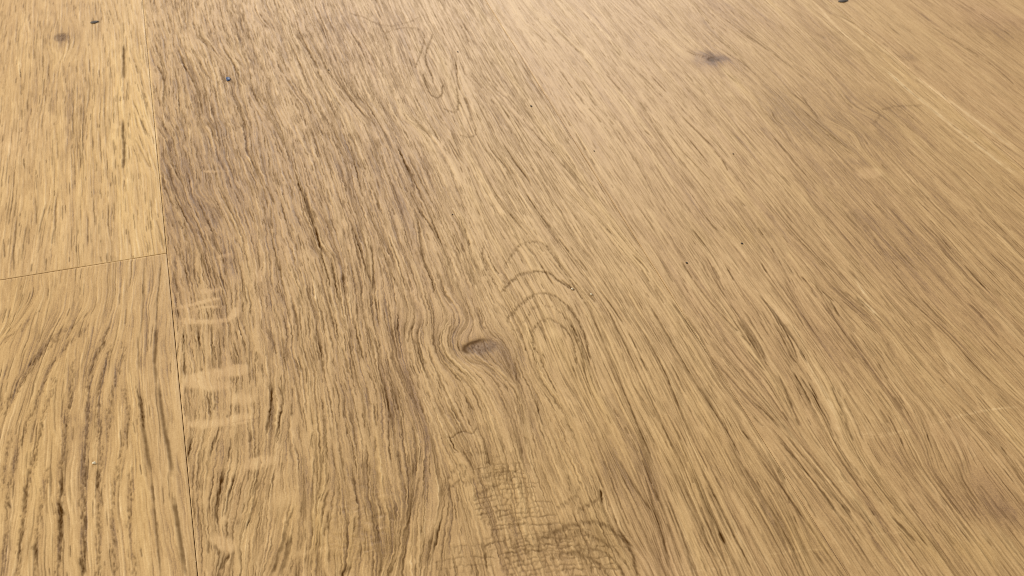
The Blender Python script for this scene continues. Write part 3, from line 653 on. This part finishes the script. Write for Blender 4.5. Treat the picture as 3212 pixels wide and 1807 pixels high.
dm = 0.84 + .24 * vnoise(HX, HY, .008, .07, 31) + .14 * vnoise(HX, HY, .0035, .04, 32)
base_d = np.choose(HP, [.5, .95, .62, .40, .40])
DEN = np.clip(dm, .12, 1.0) * base_d * (1 - .85 * CM)
DEN[(HP == 2) & (IX > 2780) & (IY < 700)] *= .8


DEN *= np.where((HP == 4) & (HX > -.032), .35, 1.0)
DEN *= np.where((HP == 2) | (HP == 3), np.clip(1.0 - (HY - .36) * 1.5, .5, 1), 1.0)


def dens(x, y): return lookup(DEN, x, y)


# pores
def strat(cx, cy, seed, jit=.75):
    """evenly spread seeds, one per cell, so that pores keep their distance"""
    r = np.random.default_rng(seed)
    gx = np.arange(X0, X1, cx); gy = np.arange(Y0, Y1, cy)
    A, B = np.meshgrid(gx, gy)
    A = A + (np.arange(len(gy)) % 2)[:, None] * cx / 2
    A = A + r.uniform(-.5, .5, A.shape) * cx * jit; B = B + r.uniform(-.5, .5, B.shape) * cy * 1.6
    return A.ravel(), B.ravel()


L1 = layer()
strokes(L1, 0, .0100, .5, .10, .62, 1, dens=lambda x, y: dens(x, y) * .95, seeds=strat(.0007, .0085, 61))
F1 = blur(L1, .5) * 1.3
L2 = layer()
wob_d = lambda x, y: dens(x, y) * np.where(plank_of(x, y) == 1, np.clip(1.0 - (x - .05) / .10, .28, .8), .55)
strokes(L2, 0, .0085, .55, .4, 1.5, 2, dens=wob_d, seeds=strat(.0015, .0085, 62))
strokes(L2, 0, .042, .4, .2, .8, 12, dens=lambda x, y: dens(x, y) * np.clip((x - .02) / .06, .25, 1), seeds=strat(.00095, .034, 63, .6))
F2 = blur(L2, .48) * 1.35
# crowding of pores along the rings
xs, ys = [], []
r7 = np.random.default_rng(7)
ringd = []
for c, pts, s in RING:
    p = densify(smooth_poly(tr(c, pts)), .00022)
    m = r7.random(len(p)) < s * .9
    xs.append(p[m, 0] + r7.normal(0, .0002, m.sum())); ys.append(p[m, 1] + r7.normal(0, .0004, m.sum()) + .0006)
    ringd.append((c, pts, 1.1 if s < 1 else 1.2, s * .55))
for c, pts, s in BAND:
    p = densify(smooth_poly(tr(c, pts)), .0003)
    m = r7.random(len(p)) < s * .75
    xs.append(p[m, 0] + r7.normal(0, .0005, m.sum())); ys.append(p[m, 1] + r7.normal(0, .0006, m.sum()))
BD = poly_layer([(c, p, 1.9, s) for c, p, s in BAND], .1)
LB = poly_layer(LIGHTB, .1)
TRC = poly_layer([(c, p, r7.uniform(.28, .5), r7.uniform(.35, .85)) for c, p in FIBRE], .12)
L3 = layer()
strokes(L3, 0, .0013, .35, .35, .9, 3, seeds=(np.concatenate(xs), np.concatenate(ys)))
F3 = blur(L3, .6) * 1.5
RG = poly_layer(ringd, .22)
CK = np.maximum(poly_layer([(c, p, w * .8, v * 1.25) for c, p, w, v in CRACK], .10), TRC * (.55 + .45 * np.sign(vnoise(*np.meshgrid(cgx, cgy), .003, .0045, 44))).astype(np.float32) * .8)
CE = poly_layer(cell_rows, .10, taper=False)
FL = poly_layer([(c, p, w * 1.35, s) for c, p, w, s in FLECK], .3)
SC = poly_layer(SCRATCH_GLINT, .08)
# rows of pores with curved ring lines in the near left plank, and bands
L4 = layer(); strokes(L4, 5200, .035, .6, .3, 1.0, 4, signed=True, dens=lambda x, y: .6 + 0 * x)
F4 = blur(L4, 3.2)
L5 = layer(); strokes(L5, 0, .016, .5, .3, 1.0, 6, signed=True, seeds=strat(.0006, .013, 66))
F5 = blur(L5, .62)
L6 = layer(); strokes(L6, 1500, .07, .5, .3, 1.0, 8, signed=True)
F6 = blur(L6, 7.0)
F4 /= F4.std(); F5 /= F5.std(); F6 /= F6.std()
GX, GY = np.meshgrid(cgx.astype(np.float32), cgy.astype(np.float32))
MI = vnoise(GX, GY, .0006, .0011, 77) * .6 + vnoise(GX, GY, .0003, .0005, 78) * .4

q_ = np.clip((FL - .16) / .26, 0, 1); q_ = q_ * q_ * (3 - 2 * q_)
flm = q_ * np.clip(FL * 1.5 + .2, 0, 1)
ca = 1.0 - .38 * np.clip((GX - .07) / .08, 0, 1)          # the pores are finer and paler to the right
pore = .97 * (1 - np.exp(-(F1 * (1.9 - ca) + F2 * 1.50 * ca + F3 * 1.2) * (1 + .45 * MI)))
pore *= (1 - .93 * q_) * (1 - .22 * (GX > P_W) * np.clip((GY - .3) / .1, 0, 1))
pore = np.maximum(pore, 1 - np.exp(-(CE * 1.45 + RG * 1.15)))
deep = 1 - np.exp(-CK * 1.9)
pore = np.clip(pore + deep * .9 - pore * deep * .5, 0, 1.25)
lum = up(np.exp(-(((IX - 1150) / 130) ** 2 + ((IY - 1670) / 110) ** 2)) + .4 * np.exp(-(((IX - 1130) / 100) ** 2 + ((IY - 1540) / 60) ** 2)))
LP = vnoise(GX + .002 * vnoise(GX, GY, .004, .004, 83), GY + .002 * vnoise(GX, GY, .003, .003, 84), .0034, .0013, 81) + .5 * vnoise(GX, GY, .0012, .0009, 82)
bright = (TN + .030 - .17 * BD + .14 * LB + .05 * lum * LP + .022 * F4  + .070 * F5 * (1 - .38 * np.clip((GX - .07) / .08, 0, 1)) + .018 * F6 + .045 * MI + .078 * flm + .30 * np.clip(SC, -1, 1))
warmth = WM + .05 * F6 - .08 * flm + .02 * F4
height = (-.13 * pore - .08 * deep + .034 * F5 * (1 - .3 * np.clip((GX - .07) / .08, 0, 1)) + .012 * F4 + .02 * np.clip(SC, -1, 1) + .006 * MI - .04 * BD + .05 * LB + .10 * lum * LP) * 1e-3
# cups of the knots
for (px, py, rx, ry, dz) in ((1507, 1087, 54, 22, .5), (2240, 186, 20, 8, .22), (193, 117, 22, 12, .16)):
    kx_, ky_ = floor_at(px, py); ax_ = abs(float(floor_at(px + rx, py)[0]) - float(kx_)); ay_ = abs(float(floor_at(px, py + ry)[1]) - float(ky_))
    q = ((GX - kx_) / ax_) ** 2 + ((GY - ky_) / ay_) ** 2
    g = 1 / (1 + q ** 3)
    height -= (dz * 1e-3 * g * np.clip(.65 - .5 * (GX - kx_) / ax_ + .45 * (GY - ky_) / ay_, .1, 1.3)).astype(np.float32)
    rim_shade = .95 * np.exp(-((q - 1.0) / .42) ** 2) * np.clip(.3 - .9 * (GX - kx_) / ax_ + .7 * (GY - ky_) / ay_, 0, 1)  # shadow inside the cup's upper left edge, painted as darkness
    pore = np.maximum(pore, (rim_shade * (.95 if dz > .4 else .5)).astype(np.float32))
    bright -= (g * (.20 + .16 * MI)).astype(np.float32)
    pore = np.maximum(pore, (g * np.clip(.30 + .6 * MI, 0, 1)).astype(np.float32))
del F1, F2, F3, L1, L2, L3, L4, L5, L6


# ------------------------------------------------------------------ material
def N(nt, t, loc=(0, 0), **kw):
    n = nt.nodes.new(t); n.location = loc
    for a, b in kw.items(): setattr(n, a, b)
    return n


def math_n(nt, op, a, b=None, c=None):
    n = N(nt, 'ShaderNodeMath', operation=op)
    for i, v in enumerate((a, b, c)):
        if v is None: continue
        if isinstance(v, (int, float)): n.inputs[i].default_value = v
        else: nt.links.new(v, n.inputs[i])
    return n.outputs[0]


def oak_material():
    m = bpy.data.materials.new("oak_plank"); m.use_nodes = True
    nt = m.node_tree; L = nt.links
    bs = nt.nodes['Principled BSDF']
    at = N(nt, 'ShaderNodeAttribute', attribute_name='oak')
    sep = N(nt, 'ShaderNodeSeparateColor'); L.new(at.outputs['Color'], sep.inputs[0])
    tc = N(nt, 'ShaderNodeTexCoord')
    mp = N(nt, 'ShaderNodeMapping'); mp.inputs['Scale'].default_value = (2600, 380, 1)
    L.new(tc.outputs['Object'], mp.inputs[0])
    n1 = N(nt, 'ShaderNodeTexNoise'); n1.inputs['Scale'].default_value = 1.0; n1.inputs['Detail'].default_value = 4; n1.inputs['Roughness'].default_value = .6
    L.new(mp.outputs[0], n1.inputs['Vector'])
    n2 = N(nt, 'ShaderNodeTexNoise'); n2.inputs['Scale'].default_value = 1900; n2.inputs['Detail'].default_value = 2
    L.new(tc.outputs['Object'], n2.inputs['Vector'])
    # brightness
    t = math_n(nt, 'MULTIPLY_ADD', sep.outputs[0], 1.0, 0.0)
    t = math_n(nt, 'MULTIPLY_ADD', n1.outputs[0], .24, t)
    t = math_n(nt, 'MULTIPLY_ADD', n2.outputs[0], .26, t)
    t = math_n(nt, 'SUBTRACT', t, .25)
    ramp = N(nt, 'ShaderNodeValToRGB'); L.new(t, ramp.inputs[0])
    e = ramp.color_ramp.elements
    e[0].position = .0; e[0].color = (.13, .075, .035, 1)
    e[1].position = 1.0; e[1].color = (.90, .71, .43, 1)
    a = e.new(.28); a.color = (.29, .18, .088, 1)
    a = e.new(.5); a.color = (.535, .352, .158, 1)
    a = e.new(.72); a.color = (.71, .50, .252, 1)
    # warmth: greyish rose <-> golden
    w = N(nt, 'ShaderNodeMapRange'); L.new(sep.outputs[1], w.inputs[0])
    tint = N(nt, 'ShaderNodeValToRGB'); L.new(sep.outputs[1], tint.inputs[0])
    te = tint.color_ramp.elements
    te[0].position = 0; te[0].color = (.985, .94, 1.12, 1)
    te[1].position = 1; te[1].color = (1.04, .99, .66, 1)
    a = te.new(.5); a.color = (1, 1, 1, 1)
    mul = N(nt, 'ShaderNodeMix', data_type='RGBA', blend_type='MULTIPLY'); mul.inputs[0].default_value = 1
    L.new(ramp.outputs[0], mul.inputs[6]); L.new(tint.outputs[0], mul.inputs[7])
    pm = N(nt, 'ShaderNodeMix', data_type='RGBA', blend_type='MIX')
    L.new(math_n(nt, 'MULTIPLY', sep.outputs[2], .90), pm.inputs[0])
    L.new(math_n(nt, 'MULTIPLY_ADD', sep.outputs[2], -.38, .42), bs.inputs['Specular IOR Level'])
    L.new(mul.outputs[2], pm.inputs[6]); pm.inputs[7].default_value = (.075, .034, .008, 1)
    L.new(pm.outputs[2], bs.inputs['Base Color'])
    rg = math_n(nt, 'MULTIPLY_ADD', sep.outputs[2], .2, .44)
    rg = math_n(nt, 'MULTIPLY_ADD', n1.outputs[0], .10, rg)
    L.new(rg, bs.inputs['Roughness'])
    bs.inputs['Specular IOR Level'].default_value = .42
    bp = N(nt, 'ShaderNodeBump'); bp.inputs['Strength'].default_value = .25; bp.inputs['Distance'].default_value = .00006
    L.new(n1.outputs[0], bp.inputs['Height']); L.new(bp.outputs[0], bs.inputs['Normal'])
    return m


OAK = oak_material()


def plain(name, col, rough=.6, scale=400, var=.3):
    m = bpy.data.materials.new(name); m.use_nodes = True
    nt = m.node_tree; bs = nt.nodes['Principled BSDF']
    tc = N(nt, 'ShaderNodeTexCoord'); n = N(nt, 'ShaderNodeTexNoise'); n.inputs['Scale'].default_value = scale
    nt.links.new(tc.outputs['Object'], n.inputs['Vector'])
    r = N(nt, 'ShaderNodeValToRGB'); nt.links.new(n.outputs[0], r.inputs[0])
    r.color_ramp.elements[0].color = tuple(c * (1 - var) for c in col) + (1,)
    r.color_ramp.elements[1].color = tuple(min(1, c * (1 + var)) for c in col) + (1,)
    nt.links.new(r.outputs[0], bs.inputs['Base Color'])
    bs.inputs['Roughness'].default_value = rough
    return m


# ------------------------------------------------------------------ the floor
def mesh_obj(name, verts, faces, mat, parent=None):
    me = bpy.data.meshes.new(name)
    me.from_pydata(verts, [], faces); me.update()
    me.materials.append(mat)
    o = bpy.data.objects.new(name, me); COL.objects.link(o)
    if parent: o.parent = parent
    return o


def box(name, x0, x1, y0, y1, z0, z1, mat, parent=None):
    v = [(x, y, z) for z in (z0, z1) for y in (y0, y1) for x in (x0, x1)]
    f = [(0, 2, 3, 1), (4, 5, 7, 6), (0, 1, 5, 4), (1, 3, 7, 5), (3, 2, 6, 7), (2, 0, 4, 6)]
    return mesh_obj(name, v, f, mat, parent)


underlay = plain("dark_underlay", (.03, .02, .012), .9)
floor = box('floor', -.6, 1.0, -.5, 2.0, -.014, -.0085, underlay)
floor['kind'] = 'structure'

BX0, BX1 = X0 + .004, X1 - .004


def axis(lo, hi, fine_lo, fine_hi, step_fn, grow=1.25):
    """fine spacing inside [fine_lo, fine_hi], growing outside it"""
    a, b = max(lo, fine_lo), min(hi, fine_hi)
    if a >= b:
        return np.linspace(lo, hi, 12)
    pts = [a]
    while pts[-1] < b: pts.append(pts[-1] + step_fn(pts[-1]))
    pts[-1] = b
    if len(pts) > 2 and pts[-1] - pts[-2] < .3 * step_fn(b): pts.pop(-2)
    s = step_fn(b); p = b
    while p < hi - 1e-9:
        s = min(s * grow, .03); p = min(hi, p + s); pts.append(p)
    s = step_fn(a); p = a; pre = []
    while p > lo + 1e-9:
        s = min(s * grow, .03); p = max(lo, p - s); pre.append(p)
    return np.array(pre[::-1] + pts)


def sample(A, x, y):
    u = np.clip((x - X0) / RES - .5, 0, NX - 1.001); v = np.clip((y - Y0) / RES - .5, 0, NY - 1.001)
    i = u.astype(int); j = v.astype(int); fu = u - i; fv = v - j
    return (A[j, i] * (1 - fu) + A[j, i + 1] * fu) * (1 - fv) + (A[j + 1, i] * (1 - fu) + A[j + 1, i + 1] * fu) * fv


KNOTS = [(1507, 1087, 62, 30), (2240, 186, 24, 11), (193, 117, 24, 15)]
ntri = 0


def grid_mesh(name, F, P, at, parent):
    used, inv = np.unique(F, return_inverse=True)
    F = inv.reshape(F.shape)
    me = bpy.data.meshes.new(name)
    V = P[used]
    me.vertices.add(len(V)); me.vertices.foreach_set('co', V.astype(np.float32).ravel())
    n = len(F)
    me.loops.add(n * 4); me.loops.foreach_set('vertex_index', F.astype(np.int32).ravel())
    me.polygons.add(n); me.polygons.foreach_set('loop_start', np.arange(0, n * 4, 4, dtype=np.int32))
    me.update(calc_edges=True)
    me.shade_smooth()
    a = me.attributes.new('oak', 'FLOAT_COLOR', 'POINT')
    a.data.foreach_set('color', at[used].astype(np.float32).ravel())
    me.materials.append(OAK)
    o = bpy.data.objects.new(name, me); COL.objects.link(o); o.parent = parent
    return o


def sizes(xm, y):
    """size on the floor of one picture pixel, across and along, at a distance y"""
    yc = y * math.cos(YAW) + (xm - CAM_X) * math.sin(YAW)
    lat = (yc * math.cos(PITCH) + CAM_H * math.sin(PITCH)) / (FOC * 1024 / PW)
    return max(lat, .0002), max(lat, .0002) * math.hypot(yc, CAM_H) / CAM_H


def plank(x0, x1, y0, y1, label, fine, tight=(0, 0)):
    """fine = (x lo, x hi, y lo, y hi) where the photograph shows it close"""
    global ntri
    x0 += GAP / 2 - .00007 * tight[0]; x1 -= GAP / 2 - .00007 * tight[1]; y0 += GAP / 2; y1 -= GAP / 2
    xm = (x0 + x1) / 2
    def edges(a, lo=True, hi=True):
        l, h = a[0], a[-1]
        if lo: a = np.concatenate([[l, l, l + .00013, l + .0003], a[a > l + .0004]])
        if hi: a = np.concatenate([a[a < h - .0004], [h - .0003, h - .00013, h, h]])
        return a
    bands = []
    if fine:
        ay = axis(y0, y1, fine[2], fine[3], lambda v: .92 * sizes(xm, v)[1])
        lo, hi = max(y0, fine[2]), min(y1, fine[3])
        cuts = [lo + (hi - lo) * f for f in (.16, .36, .62)]
        ci = [0] + [int(np.argmin(abs(ay - c))) for c in cuts] + [len(ay) - 1]
        for a, b in zip(ci[:-1], ci[1:]):
            yy = ay[a:b + 1]
            yref = max(lo, yy[0])
            sx = .74 * sizes(xm, yref)[0]
            bands.append((axis(x0, x1, fine[0], fine[1], lambda v: sx), yy))
    else:
        bands.append((np.linspace(x0, x1, 60), np.linspace(y0, y1, 240)))
    Ps, Cs, Fs, cxs, cys, off = [], [], [], [], [], 0
    for bi, (ax, ay) in enumerate(bands):
        first, last = bi == 0, bi == len(bands) - 1
        ax = edges(ax); ay = edges(ay, first, last)
        XX, YY = np.meshgrid(ax, ay)
        inside = (XX > X0 + .001) & (XX < X1 - .001) & (YY > Y0 + .001) & (YY < Y1 - .001)
        am = np.where((XX > 0) & (XX < .13), .00024, .00008)     # pores are ragged, not drawn with a ruler
        XS = XX + am * (vnoise(XX, YY, .0011, .0016, 96) + .6 * vnoise(XX, YY, .0006, .0008, 97))
        YS = YY + .0004 * vnoise(XX, YY, .0008, .003, 98)
        S = lambda A: np.where(inside, sample(A, XS, YS), 0.0)
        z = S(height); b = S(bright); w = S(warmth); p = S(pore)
        de = np.minimum(np.minimum(XX - x0, x1 - XX), np.minimum(YY - y0, y1 - YY))
        z = z * np.clip(de / .0003, 0, 1) - .00016 * np.exp(-(de / .00022))
        p = np.maximum(p * np.clip(de / .0006 + .25, 0, 1), .22 * np.exp(-(de / .00012)))
        wear_glint = .5 + .5 * vnoise(XX, YY, .01, .012, 95)
        b = b + .10 * wear_glint * np.exp(-((de - .0005) / .0004) ** 2) - .10 * (1 - wear_glint) * np.exp(-(de / .0009))  # patchy pale rim: worn edge with its bevel highlight painted in; darker between
        low = np.zeros(XX.shape, bool)
        low[:, 0] = low[:, -1] = True
        if first: low[0] = True
        if last: low[-1] = True
        else:                                # last row follows the coarser row of the next band
            nxa = edges(bands[bi + 1][0]); de_n = np.minimum(nxa - x0, x1 - nxa); yn = np.full(nxa.shape, ay[-1])
            ins = (nxa > X0 + .001) & (nxa < X1 - .001) & (ay[-1] > Y0 + .001) & (ay[-1] < Y1 - .001)
            am = np.where((nxa > 0) & (nxa < .13), .00024, .00008)
            xn = nxa + am * (vnoise(nxa, yn, .0011, .0016, 96) + .6 * vnoise(nxa, yn, .0006, .0008, 97))
            zn = np.where(ins, sample(height, xn, yn + .0004 * vnoise(nxa, yn, .0008, .003, 98)), 0) * np.clip(de_n / .0003, 0, 1) - .00016 * np.exp(-(de_n / .00022))
            z[-1] = np.interp(XX[-1], nxa, zn)
        z = np.where(low, -.008, z)
        p = np.where(low, 1.0, p)
        Ps.append(np.stack([XX, YY, z], -1).reshape(-1, 3))
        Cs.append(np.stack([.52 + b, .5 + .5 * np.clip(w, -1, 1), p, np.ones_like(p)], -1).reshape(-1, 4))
        ny, nx = XX.shape
        I = np.arange(ny * nx).reshape(ny, nx) + off
        off += ny * nx
        Fs.append(np.stack([I[:-1, :-1], I[:-1, 1:], I[1:, 1:], I[1:, :-1]], -1).reshape(-1, 4))
        cxs.append((XX[:-1, :-1] + XX[1:, 1:]).ravel() / 2); cys.append((YY[:-1, :-1] + YY[1:, 1:]).ravel() / 2)
    P = np.concatenate(Ps); col = np.concatenate(Cs); F = np.concatenate(Fs); cx = np.concatenate(cxs); cy = np.concatenate(cys)
    ntri += 2 * len(F)
    knots = []
    keep = np.ones(len(F), bool)
    for px, py, rx, ry in KNOTS:
        kx_, ky_ = map(float, floor_at(px, py))
        if not (x0 < kx_ < x1 and y0 < ky_ < y1): continue
        ax_ = abs(float(floor_at(px + rx, py)[0]) - kx_); ay_ = abs(float(floor_at(px, py + ry)[1]) - ky_)
        m = ((cx - kx_) / ax_) ** 2 + ((cy - ky_) / ay_) ** 2 < 1
        keep &= ~m; knots.append(F[m])
    o = grid_mesh('plank', F[keep], P, col, floor)
    o['label'] = label
    for kf in knots:
        grid_mesh('knot', kf, P, col, o)
    return o


YB, YT = float(floor_at(PW / 2, PH)[1]) , .0
fy0, fy1 = min(c[1] for c in corners), max(c[1] for c in corners)
m_ = .006
xl = min(c[0] for c in corners)
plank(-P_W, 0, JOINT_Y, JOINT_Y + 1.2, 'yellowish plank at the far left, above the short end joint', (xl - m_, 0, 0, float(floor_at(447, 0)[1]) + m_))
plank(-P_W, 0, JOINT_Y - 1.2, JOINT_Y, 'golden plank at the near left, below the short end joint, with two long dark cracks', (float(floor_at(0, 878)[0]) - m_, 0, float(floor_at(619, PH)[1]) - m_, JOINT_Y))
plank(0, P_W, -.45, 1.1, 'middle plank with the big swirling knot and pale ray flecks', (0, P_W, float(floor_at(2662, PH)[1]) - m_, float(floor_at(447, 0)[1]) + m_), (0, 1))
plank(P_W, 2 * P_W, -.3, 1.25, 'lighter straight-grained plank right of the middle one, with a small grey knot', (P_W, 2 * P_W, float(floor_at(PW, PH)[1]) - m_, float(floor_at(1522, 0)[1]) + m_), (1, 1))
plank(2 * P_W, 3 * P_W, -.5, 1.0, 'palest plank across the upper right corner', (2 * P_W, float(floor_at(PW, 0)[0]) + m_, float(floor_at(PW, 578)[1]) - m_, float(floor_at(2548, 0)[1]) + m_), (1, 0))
plank(-2 * P_W, -P_W, -.4, 1.1, 'plank outside the left edge', None)
print('triangles', ntri)


# ------------------------------------------------------------------ bits lying on the floor
def bit(name, px, py, rx, ry, rz, mat, label, cat, group=None, seed=0):
    """an irregular flattened crumb; rx, ry are half sizes in photo pixels"""
    import bmesh
    x, y = map(float, floor_at(px, py))
    ax_ = abs(float(floor_at(px + rx, py)[0]) - x); ay_ = abs(float(floor_at(px, py + ry)[1]) - y)
    bm = bmesh.new()
    bmesh.ops.create_icosphere(bm, subdivisions=2, radius=1)
    r = random.Random(seed)
    for v in bm.verts:
        s = 1 + r.uniform(-.22, .22)
        v.co.x *= ax_ * s; v.co.y *= ay_ * s; v.co.z *= rz * s
    me = bpy.data.meshes.new(name); bm.to_mesh(me); bm.free()
    me.shade_smooth(); me.materials.append(mat)
    o = bpy.data.objects.new(name, me); COL.objects.link(o)
    o.location = (x, y, rz * .55)
    o['label'] = label; o['category'] = cat
    if group: o['group'] = group
    return o


blue = plain("blue_ink", (.012, .06, .20), .4)
pale = plain("pale_crumb", (.80, .72, .55), .7)
dark = plain("dark_grit", (.035, .022, .012), .7)
grey = plain("dark_chip", (.07, .06, .055), .7)
bit('speck', 715, 248, 7, 7, .0003, blue, 'small blue speck on the upper left of the middle plank', 'speck', seed=1)
bit('crumb', 295, 1454, 6, 4, .0004, pale, 'pale crumb on the near left plank', 'crumb', 'pale crumbs', 2)
bit('crumb', 1795, 907, 3, 3, .0003, pale, 'tiny pale crumb on the arched grain right of the knot', 'crumb', 'pale crumbs', 3)
bit('crumb', 1854, 924, 2.6, 2.8, .0003, pale, 'tiny pale crumb right of the arched grain, the rightmost of two', 'crumb', 'pale crumbs', 4)
for i, (px, py, r_, lab) in enumerate([
    (1666, 333, 5, 'dark grain of grit beside the upper part of the joint right of the middle plank'),
    (1436, 163, 4, 'dark grain of grit near the top of the middle plank'),
    (1030, 220, 3.2, 'tiny dark grit to the right of the blue speck'),
    (1864, 474, 3.2, 'dark grain of grit just right of the long joint in the upper half'),
    (2300, 483, 3.2, 'tiny dark grit on the right plank below the small grey knot'),
    (1419, 673, 3.2, 'tiny dark grit on the middle plank above the big knot'),
    (2327, 764, 5, 'dark grit in the orange patch of the right plank'),
    (2154, 825, 5, 'dark bit at the left of the right plank, at the head of a pore')]):
    bit('grit', px, py, r_ * .62, r_ * .6, .00016, dark, lab, 'grit', 'dark specks of grit', 20 + i)
bit('chip', 2645, 4, 17, 4, .0004, grey, 'dark elongated chip at the top edge of the picture, upper right', 'chip', seed=40)
bit('chip', 297, 70, 13, 4, .0003, grey, 'dark thin chip on the far left plank beside the small knot', 'chip', seed=41)
